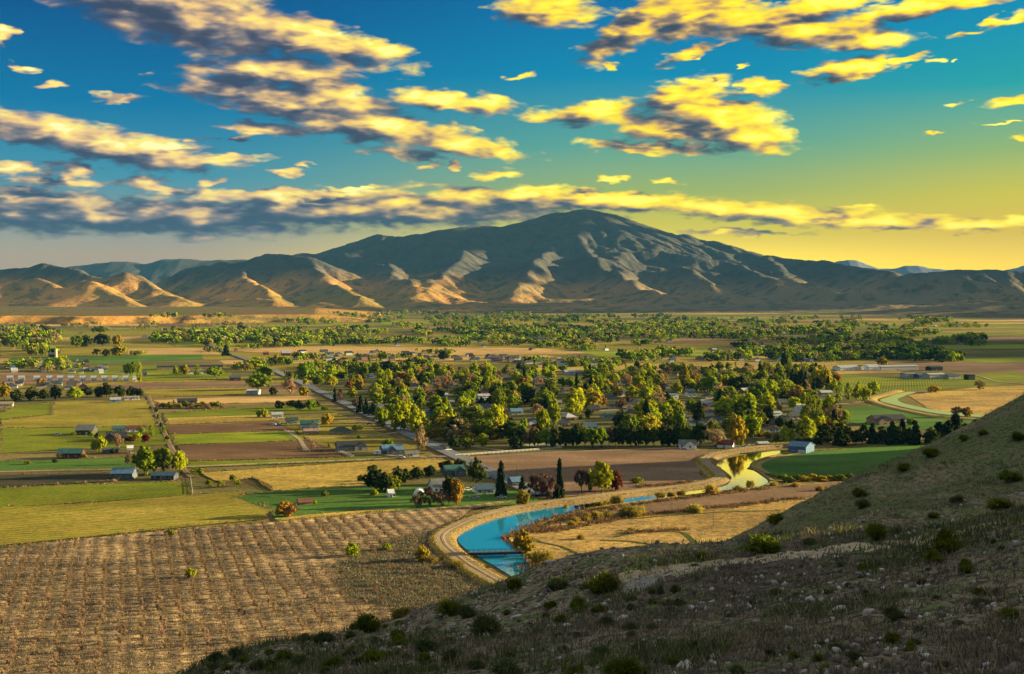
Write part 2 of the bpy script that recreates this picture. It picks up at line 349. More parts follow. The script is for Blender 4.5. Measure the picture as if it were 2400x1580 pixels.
def build_hills():
    cell = 22.0; xs = np.arange(-6700, 7300, cell); ys = np.arange(4500, 15900, cell)
    XX, YY = np.meshgrid(xs, ys)
    wx = XX + 70 * fbm(XX / 900, YY / 900, 5, 3); wy = YY + 110 * fbm(XX / 900, YY / 900, 9, 3)
    H = np.full(XX.shape, -10.0)
    for pts, kR, ex in RIDGES: H = np.maximum(H, seg_height(wx, wy, pts, kR, ex))
    pxc = XX / YY * F_ + 1200
    # foothill apron
    yb = np.interp(pxc, [-200, 0, 400, 800, 1100, 1500, 1900, 2250, 2500], [9000, 9000, 8500, 8000, 7500, 7400, 7300, 6200, 6000])
    ap = np.clip((YY - yb) / 2500, 0, 1)
    H = np.maximum(H, ap * 70 - 6)
    up = np.clip((YY - yb + 300) / 1200, 0, 1)
    H = H + up * (64 * fbm(XX / 620, YY / 620, 21, 6, 0.55, True) + 14) * np.clip((H + 60) / 160, 0.45, 1.3) * (1 - .72 * np.clip((H - 420) / 350, 0, 1))
    Z = H.copy()
    A = np.ones_like(Z); sh = [(-1,0),(1,0),(0,-1),(0,1),(-1,-1),(-1,1),(1,-1),(1,1)]
    def shift(a, dy, dx):
        return np.roll(np.roll(a, dy, 0), dx, 1)
    mask = up * np.clip((Z - 2) / 25, 0, 1)
    for it in range(26):
        ws = []
        for dy, dx in sh:
            s = (Z - shift(Z, -dy, -dx)) / (cell * math.hypot(dx, dy)); ws.append(np.clip(s, 0, None))
        Smax = np.maximum.reduce(ws); W = [w ** 2.5 for w in ws]; tot = sum(W) + 1e-9
        W = [w / tot for w in W]
        for k in range(6 if it else 40):
            An = np.ones_like(A)
            for (dy, dx), w in zip(sh, W): An = An + shift(A * w, dy, dx)
            A = np.minimum(An, 4000)
        er = 0.78 * np.sqrt(A) * Smax * mask
        Z = Z - np.minimum(er, 0.33 * Smax * cell)
        lap = sum(shift(Z, a, b) for a, b in sh[:4]) / 4 - Z
        Z = Z + 0.16 * lap * mask
    # terrace on the left in front of the hills, with a cut bluff
    be = 4750 + 130 * fbm(XX / 260, YY * 0 + 3, 3, 4) + np.clip((pxc - 350) / 400, 0, 1) * 350
    bx = 28 * np.clip((YY - be) / 110, 0, 1) * np.clip((900 - pxc) / 160, 0, 1)
    bx = bx + np.clip((YY - be) / 110, 0, 1) * np.clip((900 - pxc) / 160, 0, 1) * 1.0 * (YY < yb)
    Z = np.maximum(Z, np.where(bx > 0.3, bx, -10))
    # refine x2
    def up2(a):
        b = np.zeros((a.shape[0] * 2 - 1, a.shape[1] * 2 - 1)); b[::2, ::2] = a
        b[1::2, ::2] = (a[1:] + a[:-1]) / 2; b[:, 1::2] = (b[:, :-2:2] + b[:, 2::2]) / 2; return b
    Z2 = up2(Z); x2 = np.linspace(xs[0], xs[-1], Z2.shape[1]); y2 = np.linspace(ys[0], ys[-1], Z2.shape[0])
    X2, Y2 = np.meshgrid(x2, y2); m2 = up2(up * np.clip((Z - 5) / 40, 0, 1))
    Z2 = Z2 + m2 * (9.0 * fbm(X2 / 110, Y2 / 110, 41, 5, 0.6, True))
    V = np.stack([X2.ravel(), Y2.ravel(), Z2.ravel()], 1); ny, nx = Z2.shape
    i = (np.arange(ny - 1)[:, None] * nx + np.arange(nx - 1)[None]).ravel()
    Fc = np.stack([i, i + 1, i + nx + 1, i + nx], 1)
    zz = Z2.ravel(); keep = zz[Fc].max(1) > -1.0
    Fc = Fc[keep]; used = np.unique(Fc); rm = np.zeros(len(V), np.int64); rm[used] = np.arange(len(used))
    V = V[used]; Fc = rm[Fc]
    m = bpy.data.materials.new('dry_hills'); m.use_nodes = True; t = NT(m.node_tree)
    b = m.node_tree.nodes['Principled BSDF']; b.inputs['Roughness'].default_value = 1.0; b.inputs['Specular IOR Level'].default_value = 0.0
    g = t.n('ShaderNodeNewGeometry'); sx = t.n('ShaderNodeSeparateXYZ'); t.put(sx.inputs[0], g.outputs['Position'])
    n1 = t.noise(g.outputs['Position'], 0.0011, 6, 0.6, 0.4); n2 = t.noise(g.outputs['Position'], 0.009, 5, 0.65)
    c = t.mix(t.sstep(n1, 0.38, 0.62), (0.62, 0.31, 0.07, 1), (0.28, 0.20, 0.045, 1))  # sunlit orange of the foothills is put into the first colour
    cool_shade = t.sstep(t.m('ADD', sx.outputs[0], t.m('MULTIPLY', n2, 1600)), -900, 2400)  # cooler shade tone painted in towards the right
    c = t.mix(t.m('MULTIPLY', cool_shade, 0.85), c, (0.19, 0.165, 0.115, 1))
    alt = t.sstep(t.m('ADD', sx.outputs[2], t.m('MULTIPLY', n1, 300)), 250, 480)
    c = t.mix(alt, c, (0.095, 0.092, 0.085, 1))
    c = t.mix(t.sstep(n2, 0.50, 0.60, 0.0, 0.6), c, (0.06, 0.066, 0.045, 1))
    # flat terrace is farmland
    n4 = t.noise(g.outputs['Position'], 0.0024, 3, 0.5)
    fl = t.mix(t.sstep(n4, 0.46, 0.54), (0.17, 0.105, 0.06, 1), (0.12, 0.13, 0.03, 1))
    nz = t.n('ShaderNodeSeparateXYZ'); t.put(nz.inputs[0], g.outputs['True Normal'])
    flat = t.m('MULTIPLY', t.sstep(nz.outputs[2], 0.997, 0.9995), t.sstep(sx.outputs[2], 36.0, 31.0))
    c = t.mix(flat, c, fl)
    t.put(b.inputs['Base Color'], c)
    bp = t.n('ShaderNodeBump'); bp.inputs['Strength'].default_value = 0.8; bp.inputs['Distance'].default_value = 22
    n5 = t.noise(g.outputs['Position'], 0.014, 7, 0.68); t.put(bp.inputs['Height'], n5); t.put(b.inputs['Normal'], bp.outputs[0])
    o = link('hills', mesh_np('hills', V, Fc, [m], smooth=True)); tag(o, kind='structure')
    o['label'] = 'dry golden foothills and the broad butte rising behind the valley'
    # far ranges
    def range_(name, pts, D, depth, colr, seed, label):
        px = np.array([p[0] for p in pts]); py = np.array([p[1] for p in pts])
        n = 420; u = np.linspace(px[0], px[-1], n); top = np.interp(u, px, py)
        zc = CAMZ + D * (HOR - top) / F_; xw = (u - 1200) / F_ * D
        rows = 26; V = []
        for j in range(rows):
            tt = j / (rows - 1); yy = D - depth * (1 - tt)
            prof = tt ** 1.6
            z = zc * prof + 70 * np.sin(np.pi * tt) * fbm(xw / 900, xw * 0 + yy / 900, seed, 4, .5, True) + 14 * (tt == 1) * fbm(xw / 150, xw * 0, seed, 3)
            V.append(np.stack([xw * (yy / D) ** 0.3, np.full(n, yy), z - 8], 1))
        V.append(np.stack([xw, np.full(n, D + depth), zc * 0 - 20], 1)); rows += 1
        V = np.concatenate(V); i = (np.arange(rows - 1)[:, None] * n + np.arange(n - 1)[None]).ravel()
        o = link(name, mesh_np(name, V, np.stack([i, i + 1, i + n + 1, i + n], 1), [mat(name + '_rock', colr, 1.0, 0.4, 0.001, 0.0)], smooth=True))
        tag(o, label, kind='structure')
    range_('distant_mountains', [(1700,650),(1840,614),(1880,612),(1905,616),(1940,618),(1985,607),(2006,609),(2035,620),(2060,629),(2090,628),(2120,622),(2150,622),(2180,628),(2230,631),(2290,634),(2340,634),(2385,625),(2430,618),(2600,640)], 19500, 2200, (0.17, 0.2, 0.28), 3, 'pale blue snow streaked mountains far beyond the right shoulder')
    range_('distant_ridge', [(-100,640),(60,634),(130,627),(200,620),(260,612),(300,612),(345,618),(380,608),(425,605),(470,609),(530,609),(600,606),(700,603),(800,600)], 17000, 2500, (0.10, 0.10, 0.09), 8, 'low blue ridge line far behind the left hills')
build_hills()

# ------------------------------------------------------------------ valley floor
DRY = (0.30, 0.21, 0.085)
gm = mat_ground('valley_soil', [(0.20, 0.15, 0.06, 1), (0.11, 0.115, 0.03, 1), (0.15, 0.10, 0.045, 1)], 0.004, 0.3, 0.3, (1, 2.2), R(17))
gv = MB(); gv.add([(-42000, -800, 0), (42000, -800, 0), (42000, 30000, 0), (-42000, 30000, 0)], [(0, 1, 2, 3)])
tag(link('ground', gv.mesh('ground', [gm])), 'flat irrigated valley floor', kind='structure')
ROW = R(17)      # roads and rows run 17 degrees left of the view
def fieldmat(k):
    z = {
     'green': ([(0.12,0.165,0.010,1),(0.19,0.20,0.015,1),(0.14,0.155,0.02,1)], .03),
     'bright': ([(0.17,0.23,0.012,1),(0.24,0.27,0.02,1)], .02),
     'deep': ([(0.055,0.13,0.022,1),(0.085,0.16,0.028,1)], .015),
     'olive': ([(0.23,0.20,0.025,1),(0.31,0.235,0.045,1),(0.16,0.165,0.02,1)], .02),
     'tan': ([(0.50,0.32,0.13,1),(0.40,0.26,0.09,1),(0.55,0.37,0.17,1)], .02),
     'gold': ([(0.52,0.36,0.08,1),(0.38,0.27,0.06,1),(0.24,0.19,0.05,1)], .03),
     'brown': ([(0.15,0.088,0.05,1),(0.19,0.115,0.065,1)], .02),
     'pink': ([(0.26,0.165,0.105,1),(0.20,0.13,0.08,1)], .02),
     'scrub': ([(0.47,0.325,0.165,1),(0.21,0.15,0.095,1),(0.075,0.068,0.05,1)], .028),
     'drygold': ([(0.48,0.31,0.09,1),(0.30,0.20,0.08,1),(0.14,0.12,0.04,1)], .03),
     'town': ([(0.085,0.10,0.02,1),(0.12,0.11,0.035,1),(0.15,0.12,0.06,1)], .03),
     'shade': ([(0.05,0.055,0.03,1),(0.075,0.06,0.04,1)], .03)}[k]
    rows = {'brown': (R(-73), 1.6, .3), 'pink': (R(-60), 2.4, .3), 'green': (R(17), 3.2, .12), 'olive': (R(-73), 4.0, .14), 'tan': (R(-73), 3.0, .2), 'gold': (R(-70), 3.0, .25), 'scrub': (R(-17), 6.4, .15)}.get(k)
    return mat_ground('field_' + k, z[0], z[1], 0.5 if k in ('scrub', 'drygold', 'gold') else 0.25, 0.9 if k in ('scrub','drygold') else 0.5, (1, 1.8), ROW, rows=rows, fine=0.4 if k in ('scrub','drygold') else 0.25)
FZ = [0.08]
def field(name, kind, pts, label, z=None, dz=0.012):
    if z is None: FZ[0] += dz; z = FZ[0]
    m = MB(); vs = []
    n = len(pts)
    for i in range(n):                   # uneven margins: subdivide and jitter
        a = P(*pts[i], z); b = P(*pts[(i + 1) % n], z); k = max(1, min(30, int((b - a).length / 10)))
        for j in range(k):
            p = a.lerp(b, j / k)
            if 0 < j: q = mnoise.noise(Vector((p.x * .02, p.y * .02, n))) * 3.5 + mnoise.noise(Vector((p.x * .11, p.y * .11, n))) * 2.5; p = p + Vector((q, q * .7, 0))
            vs.append((p.x, p.y, z))
    m.add(vs, [tuple(range(len(vs)))])
    o = link(name, m.mesh(name, [fieldmat(kind)])); tag(o, label, kind='structure')
    import bmesh
    bm = bmesh.new(); bm.from_mesh(o.data); bmesh.ops.triangulate(bm, faces=bm.faces[:])
    for f in bm.faces:
        if f.normal.z < 0: f.normal_flip()
    bm.to_mesh(o.data); bm.free()
    return o
# patchwork of far parcels, laid out on the road grid
def patchwork():
    mats = [fieldmat(k) for k in ('olive', 'tan', 'green', 'brown', 'gold', 'pink', 'bright', 'town')]
    d = Vector((-math.sin(ROW), math.cos(ROW))); e = Vector((math.cos(ROW), math.sin(ROW)))
    m = MB(); r = random.Random(5); v = 1450.0
    while v < 8200:
        dv = r.uniform(70, 190) * (1 + (v - 1450) / 3500); u = -3800 + r.uniform(0, 400)
        while u < 4800:
            du = r.uniform(180, 700)
            q = [d * (v + a) + e * (u + b) for a, b in ((5, 5), (5, du - 5), (dv - 5, du - 5), (dv - 5, 5))]
            k = r.choices(range(8), [6, 1.8, 4, 2.2, 1.6, 1.8, 1.8, 7])[0]
            if r.random() < 0.88 and q[0].y > 1300: m.add([(p.x, p.y, 0.06) for p in q], [(0, 1, 2, 3)], k)
            u += du
        v += dv
    tag(link('farmland', m.mesh('farmland', mats)), 'patchwork of pasture and ploughed parcels on the far valley floor', kind='structure')
patchwork()
FIELDS = [
 ('town', [(735,915),(800,862),(1250,850),(1960,866),(2060,920),(2030,960),(1960,1032),(1700,1046),(1560,1050),(1090,1068),(1000,1030)]),
 ('olive', [(0,806),(300,812),(480,812),(480,832),(0,836)]),
 ('deep', [(0,856),(30,838),(472,831),(478,843),(300,850)]),
 ('tan', [(300,817),(486,816),(520,830),(300,831)]),
 ('tan', [(470,815),(700,812),(1260,816),(1400,828),(1000,833),(600,826)]),
 ('tan', [(1000,817),(1240,815),(1355,826),(1200,831),(1040,828)]),
 ('bright', [(1350,823),(1500,820),(1692,819),(1696,832),(1420,838)]),
 ('drygold', [(1205,857),(1430,853),(1620,852),(1960,848),(1962,864),(1620,866),(1420,871),(1230,868)]),
 ('gold', [(1220,864),(1400,857),(1450,858),(1400,868)]),
 ('pink', [(1960,850),(2140,848),(2420,850),(2420,884),(2230,868),(2150,858)]),
 ('green', [(1965,876),(2120,888),(2380,870),(2420,892),(2300,905),(2100,917),(1985,922)]),
 ('drygold', [(1960,867),(2100,868),(2120,873),(1960,877)]),
 ('drygold', [(2130,926),(2250,912),(2420,904),(2420,975),(2230,972),(2170,955)]),
 ('gold', [(2165,921),(2290,908),(2420,903),(2420,912),(2300,918),(2180,930)]),
 ('deep', [(1950,960),(2050,950),(2110,962),(2230,978),(2330,985),(2250,1010),(2050,1005),(1970,985)]),
 ('pink', [(0,872),(230,880),(320,888),(200,899),(0,902)]),
 ('green', [(330,878),(540,872),(545,888),(335,893)]),
 ('pink', [(225,901),(360,897),(582,893),(582,907),(330,912)]),
 ('olive', [(333,913),(582,908),(582,926),(338,931)]),
 ('tan', [(360,938),(560,930),(720,927),(750,934),(640,944),(380,948)]),
 ('green', [(0,968),(30,955),(124,942),(122,970),(0,984)]),
 ('olive', [(127,942),(345,938),(372,999),(0,1003),(0,986),(122,972)]),
 ('green', [(0,1004),(375,1000),(392,1042),(0,1062)]),
 ('green', [(385,968),(520,958),(730,946),(790,965),(640,972),(388,986)]),
 ('gold', [(386,980),(640,972),(660,985),(392,996)]),
 ('brown', [(394,998),(560,992),(690,986),(712,1010),(400,1017)]),
 ('bright', [(402,1018),(690,1010),(715,1033),(412,1042)]),
 ('olive', [(640,985),(790,968),(1000,1062),(760,1064),(700,1010)]),
 ('brown', [(415,1043),(735,1033),(790,1060),(800,1070),(430,1080)]),
 ('green', [(430,1082),(830,1072),(1000,1066),(1010,1070),(840,1080),(440,1096)]),
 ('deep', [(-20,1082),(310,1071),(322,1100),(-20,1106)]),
 ('shade', [(-20,1114),(262,1108),(270,1128),(-20,1142)]),  # dark strip: shade put into the field colour
 ('green', [(-20,1144),(430,1129),(444,1160),(200,1178),(-20,1190)]),
 ('olive', [(-20,1190),(220,1178),(446,1160),(560,1152),(640,1196),(620,1216),(320,1246),(-20,1280)]),
 ('gold', [(475,1108),(850,1082),(1010,1076),(1090,1082),(1060,1100),(860,1140),(640,1150),(590,1120),(520,1130)]),
 ('deep', [(545,1164),(640,1152),(860,1138),(1240,1150),(1260,1178),(960,1200),(650,1222),(640,1196)]),
 ('gold', [(640,1216),(700,1208),(900,1192),(980,1188),(900,1199),(690,1222)]),
 ('scrub', [(-60,1290),(320,1250),(600,1228),(900,1200),(1120,1182),(1240,1165),(1100,1195),(1010,1262),(1030,1310),(1180,1380),(1500,1440),(700,1700),(-120,1700)]),
 ('pink', [(1050,1072),(1200,1062),(1560,1049),(1640,1056),(1700,1062),(1650,1082),(1640,1112),(1660,1128),(1500,1150),(1300,1166),(1170,1110)]),
 ('green', [(1680,1046),(1760,1040),(1900,1030),(1880,1040),(1700,1052)]),
 ('deep', [(1750,1098),(1780,1078),(1880,1060),(2200,1036),(2400,1036),(2400,1110),(1830,1120)]),
 ('drygold', [(1180,1260),(1290,1225),(1500,1182),(1800,1140),(2000,1112),(2200,1115),(2300,1300),(1600,1460),(1350,1420),(1270,1340)]),
 ('pink', [(1350,1205),(1500,1183),(1800,1142),(2000,1128),(1900,1165),(1600,1195),(1420,1215)]),
]
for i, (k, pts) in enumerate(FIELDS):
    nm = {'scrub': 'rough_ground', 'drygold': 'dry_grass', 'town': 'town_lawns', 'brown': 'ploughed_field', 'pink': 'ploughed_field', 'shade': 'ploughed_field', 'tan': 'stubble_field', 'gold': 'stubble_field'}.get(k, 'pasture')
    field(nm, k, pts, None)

# ------------------------------------------------------------------ ribbons: roads, canal
def spline(pts, step=3.0):
    out = []; n = len(pts)
    for i in range(n - 1):
        p0 = pts[max(i - 1, 0)]; p1 = pts[i]; p2 = pts[i + 1]; p3 = pts[min(i + 2, n - 1)]
        k = max(2, int((p2 - p1).length / step))
        for j in range(k):
            t = j / k; out.append(0.5 * ((2 * p1) + (p2 - p0) * t + (2 * p0 - 5 * p1 + 4 * p2 - p3) * t * t + (3 * p1 - p0 - 3 * p2 + p3) * t ** 3))
    out.append(pts[-1]); return out
def loft(name, pts, prof, mats, midx=None, jit=0.0, label=None, base=0.0):
    """prof: [(offset to the right, height)...] swept along pts; midx per strip"""
    m = MB(); n = len(prof); vs = []
    for i, p in enumerate(pts):
        d = (pts[min(i + 1, len(pts) - 1)] - pts[max(i - 1, 0)]); d.z = 0; d.normalize(); r = Vector((d.y, -d.x, 0))
        for k, (o, h) in enumerate(prof):
            q = p + r * o
            jj = jit * mnoise.noise(Vector((q.x * .25, q.y * .25, k * 5))) if 0 < k < n - 1 else 0
            vs.append((q.x + jj, q.y + jj, base + h + abs(jj) * .15))
    fs = []; mi = []
    for i in range(len(pts) - 1):
        for k in range(n - 1):
            fs.append((i * n + k, i * n + k + 1, (i + 1) * n + k + 1, (i + 1) * n + k)); mi.append(midx[k] if midx else 0)
    m.v = vs; m.f = fs; m.mi = mi
    o = link(name, m.mesh(name, mats)); tag(o, label, kind='structure'); return o
asphalt = mat_ground('asphalt', [(0.15,0.165,0.19,1),(0.18,0.19,0.21,1)], .05, 0.1, 3)
gravel = mat_ground('gravel_road', [(0.33,0.25,0.16,1),(0.26,0.20,0.13,1)], .08, 0.2, 2)
laneg = mat_ground('lane_gravel', [(0.20,0.15,0.09,1),(0.15,0.12,0.07,1)], .08, 0.2, 2)
dirt = mat_ground('dirt_track', [(0.36,0.27,0.15,1),(0.25,0.18,0.10,1)], .08, 0.2, 2)
grassy = mat_ground('verge_grass', [(0.42,0.30,0.07,1),(0.30,0.22,0.05,1),(0.16,0.14,0.04,1)], .12, 0.5, 1.2, fine=.4)
bankm = mat_ground('bank_soil', [(0.20,0.14,0.08,1),(0.13,0.11,0.05,1),(0.28,0.20,0.09,1)], .15, 0.6, 1.4, fine=.4)
white_line = mat('road_paint', (0.6, 0.58, 0.5), 0.7)
def road(name, pxs, w, m, z=0.75, lines=False, label=None):
    pts = [P(x, y, 0) for x, y in pxs]; pts = spline(pts, 12)
    prof = [(-w/2 - .8, -0.6), (-w/2 - .2, -0.05), (-w/2, 0), (w/2, 0), (w/2 + .2, -0.05), (w/2 + .8, -0.6)]
    loft(name, pts, prof, [m, laneg], [1, 1, 0, 1, 1], label=label, base=z)
    if lines:
        for off, nm in ((0, 'centre_marking'),):
            loft(nm, pts, [(off - .1, .02), (off + .1, .02)], [white_line], base=z, label=None)
MAINROAD = [(560,836),(640,868),(700,895),(728,908),(800,942),(870,976),(950,1014),(1030,1052),(1110,1090),(1180,1123),(1240,1150),(1262,1163)]
road('road', MAINROAD, 11.5, asphalt, 0.95, True, 'straight asphalt road running diagonally past the town')
road('road', [(420,780),(470,800),(530,827),(560,836)], 8, asphalt, 0.9, label='far end of the straight road beyond the pastures')
road('lane', [(345,925),(356,950),(372,985),(385,1015),(398,1045),(425,1095),(448,1120)], 3.0, laneg, 0.5, label='gravel lane between the left pastures')
road('lane', [(-20,1108),(150,1104),(262,1102),(450,1095),(640,1087),(830,1080),(1000,1071),(1075,1073)], 4.5, gravel, 0.62, label='farm lane crossing to the straight road')
road('lane', [(1085,1076),(1200,1068),(1330,1061),(1560,1052),(1640,1049),(1680,1052)], 4.2, gravel, 0.63, label='lane along the top edge of the ploughed field')
road('field_track', [(1100,1082),(1300,1072),(1480,1062),(1640,1056)], 2.4, dirt, 0.5, label='pale track through the ploughed field')
road('street', [(812,948),(900,938),(1000,928),(1120,930)], 6, asphalt, 0.6, label='side street in the town')
road('street', [(880,980),(1020,972),(1180,962),(1300,968),(1460,958),(1500,940)], 6, asphalt, 0.6, label='second side street in the town')
road('street', [(1010,1041),(1080,1045),(1150,1054),(1200,1060)], 5, gravel, 0.6, label='pale drive beside the straight road')
road('lane', [(1600,905),(1760,935),(1900,955),(1960,948),(2020,942)], 5, gravel, 0.6, label='lane behind the poplars')
road('lane', [(2100,1030),(2200,1018),(2290,1004),(2360,990)], 5, gravel, 0.6, label='lane leading past the dark conifers')
road('lane', [(1720,868),(1960,868),(2160,872),(2280,880),(2340,895),(2420,902)], 5, gravel, 0.6, label='farm road below the long sheds')
road('road', [(560,850),(900,845),(1250,850),(1700,845),(1960,868)], 7, asphalt, 0.8, label='cross road behind the town')
for pts in ([(672,1010),(690,1022),(704,1034),(712,1050)], [(712,1050),(716,1058)], [(790,1058),(812,1066),(828,1072)], [(705,1000),(760,992),(830,985),(880,984)], [(722,1030),(800,1026),(880,1022),(930,1014)], [(830,1066),(890,1066),(950,1074)], [(640,990),(700,988),(840,990),(905,992)]):
    road('driveway', pts, 3.0, gravel, 0.55, label=None)
# canal with raised banks
WZ = 0.35
outer = [(1262,1385),(1230,1366),(1200,1351),(1160,1327),(1115,1301),(1085,1281),(1073,1263),(1086,1247),(1112,1234),(1150,1221),(1200,1207),(1260,1195),(1330,1185),(1390,1177),(1450,1170),(1520,1162),(1600,1153),(1670,1145),(1700,1138),(1712,1126),(1702,1112),(1688,1099),(1680,1088),(1700,1076),(1740,1067),(1800,1059),(1850,1054)]
inner = [(1330,1392),(1300,1366),(1290,1350),(1270,1330),(1250,1311),(1215,1291),(1192,1275),(1186,1262),(1200,1249),(1240,1235),(1290,1217),(1330,1206),(1385,1191),(1450,1181),(1520,1172),(1600,1162),(1690,1151),(1770,1142),(1800,1130),(1780,1112),(1758,1097),(1762,1084),(1790,1072),(1830,1063),(1870,1057)]
def resamp(pts, n):
    p = spline([P(x, y, WZ) for x, y in pts], 2.0); d = [0]
    for a, b in zip(p[:-1], p[1:]): d.append(d[-1] + (b - a).length)
    out = []
    for i in range(n):
        t = d[-1] * i / (n - 1); j = max(0, min(len(p) - 2, int(np.searchsorted(d, t)) - 1)); f = (t - d[j]) / max(1e-6, d[j + 1] - d[j])
        out.append(p[j].lerp(p[j + 1], min(1, max(0, f))))
    return out
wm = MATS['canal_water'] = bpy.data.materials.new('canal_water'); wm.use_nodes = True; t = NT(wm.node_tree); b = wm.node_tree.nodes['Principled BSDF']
b.inputs['Base Color'].default_value = (0.02, 0.25, 0.39, 1); b.inputs['Roughness'].default_value = 0.03; b.inputs['Specular IOR Level'].default_value = 1.0  # bright sky reflection painted into the cyan base colour
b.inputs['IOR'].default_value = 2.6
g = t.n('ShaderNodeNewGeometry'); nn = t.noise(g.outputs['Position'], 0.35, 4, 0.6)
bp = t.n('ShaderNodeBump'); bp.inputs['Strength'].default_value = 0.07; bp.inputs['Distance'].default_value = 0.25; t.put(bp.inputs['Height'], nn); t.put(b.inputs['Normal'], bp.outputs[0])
def water(name, A, B, n, label, wm=None):
    wm = wm or MATS['canal_water']
    a = resamp(A, n); b = resamp(B, n); V = [tuple(p) for p in a] + [tuple(p) for p in b]
    m = MB(); m.v = V; m.f = [(i, i + 1, n + i + 1, n + i) for i in range(n - 1)]; m.mi = [0] * (n - 1)
    me = m.mesh(name, [wm]); o = link(name, me); tag(o, label, kind='structure')
    import bmesh
    bm = bmesh.new(); bm.from_mesh(me)
    for f in bm.faces:
        if f.normal.z < 0: f.normal_flip()
    bm.to_mesh(me); bm.free()
wm2 = wm.copy(); wm2.name = 'dark_mirror_water'; wm2.node_tree.nodes['Principled BSDF'].inputs['Base Color'].default_value = (0.03, 0.032, 0.01, 1); wm2.node_tree.nodes['Principled BSDF'].inputs['IOR'].default_value = 5.0  # same canal water, base darkened and mirror raised so sky glow shows
water('canal_water', outer[:13], inner[:12], 110, 'wide near bend of the irrigation canal with sky blue reflection painted in')
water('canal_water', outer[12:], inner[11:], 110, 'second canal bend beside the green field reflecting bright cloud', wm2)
CROAD = [(1215,1392),(1190,1374),(1140,1346),(1098,1321),(1062,1293),(1040,1270),(1040,1251),(1072,1231),(1120,1211),(1200,1190),(1300,1174),(1400,1161),(1500,1149),(1600,1138),(1668,1126),(1690,1114),(1676,1099),(1654,1081),(1668,1066),(1720,1054),(1800,1044),(1900,1035),(2000,1030),(2100,1030)]
cpts = spline([P(x, y, 1.9) for x, y in CROAD], 4)
for p in cpts: p.z = 0
loft('canal_road', cpts, [(-8.5, -0.3), (-5.5, 1.0), (-3.9, 1.85), (-2.9, 1.9), (-1.0, 1.86), (-0.45, 1.97), (0.45, 1.97), (1.0, 1.86), (2.9, 1.9), (3.8, 1.7), (5.6, 0.7), (7.2, -0.2)], [gravel, grassy, bankm, dirt], [1, 1, 1, 0, 0, 3, 0, 0, 1, 2, 2], 0.25, 'dirt road on the raised canal bank')
ipts = spline([P(x, y, WZ) for x, y in inner], 4)
for p in ipts: p.z = 0
loft('canal_bank', ipts, [(-0.6, -0.2), (0.7, 0.6), (1.6, 0.95), (3.0, 0.7), (5.0, -0.2)], [bankm, grassy], [0, 0, 1, 0], 0.5, 'earth bank on the inner side of the canal')
tr_pts = spline([P(x, y, 0) for x, y in [(1800,1112),(1778,1098),(1784,1086),(1830,1072),(1900,1060)]], 4)
loft('field_track', tr_pts, [(-2.2, .7), (-1.2, .74), (1.2, .74), (2.2, .7)], [dirt, grassy], [0, 1, 0], 0.1, 'double wheel track beside the green field')
# upper canal loop on the right
o2 = [(2420,985),(2300,978),(2210,971),(2150,961),(2100,950),(2062,939),(2080,931),(2100,924),(2130,918),(2160,914)]
i2 = [(2420,978),(2300,972),(2220,965),(2150,953),(2115,944),(2104,936),(2116,930),(2128,925),(2150,919),(2175,915)]
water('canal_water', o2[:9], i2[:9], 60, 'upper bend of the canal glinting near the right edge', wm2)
u2 = spline([P(x, y, 1.5) for x, y in [(2420,990),(2300,982),(2210,975),(2150,965),(2090,952),(2045,938),(2042,931),(2070,923),(2105,914)]], 6)
for p in u2: p.z = 0
loft('canal_bank', u2, [(-9, -.2), (-4, 1.4), (-2, 1.5), (2, 1.5), (4, 1.0), (8, -.2)], [grassy, gravel], [0, 0, 1, 0, 0], .3, 'sunlit bank of the upper canal bend')
# green wheel tracks through the dry grass
green_track = mat_ground('track_grass', [(0.06,0.085,0.02,1),(0.09,0.10,0.03,1)], .1, .4, 1.2)
for pts, w, lb in (([(1440,1262),(1500,1250),(1560,1248),(1600,1252),(1625,1272),(1640,1290),(1660,1298)], 2.6, 'curved green track in the dry grass'),
               ([(1410,1270),(1470,1272),(1530,1280),(1590,1290),(1640,1310)], 2.6, 'second green track in the dry grass'),
               ([(1290,1225),(1400,1217),(1480,1219),(1560,1212),(1700,1203),(1830,1200)], 2.0, 'long dark track across the dry grass'),
               ([(1240,1262),(1270,1275),(1310,1283),(1350,1300),(1400,1332),(1440,1360)], 1.8, 'twin track climbing to the foreground slope')):
    loft('grass_track', spline([P(x, y, 0) for x, y in pts], 4), [(-w/2, .70), (w/2, .70)], [green_track], None, label=lb)
# ------------------------------------------------------------------ foreground hill
CP = []
def cpd(px, py, D): p = PD(px, py, D); CP.append((p.x, p.y, p.z))
def cpz(px, D, z): CP.append(((px - 1200) / F_ * D, D, z))
for a in [(2400,1215,60),(2150,1262,62),(1900,1290,66),(1700,1312,70),(1470,1356,74),(1330,1380,75),(1200,1394,74),(1000,1444,70),(750,1518,66),(420,1582,62),
          (2400,1580,24),(1900,1580,27),(1500,1580,31),(1100,1580,36),(700,1580,47),(2400,1400,38),(1900,1430,41),(1500,1450,46),(1150,1475,51),(850,1530,56),
          (2400,1080,115),(2400,952,150),(2200,1132,115),(2200,1060,145),(2300,1003,148),(2100,1102,143),(2000,1200,112),(2000,1152,140),(1850,1222,135),(1750,1266,130),(1680,1290,126),
          (2200,1198,90),(2000,1245,86),(2700,850,152),(3200,690,155),(2700,1100,62),(3200,960,64)]: cpd(*a)
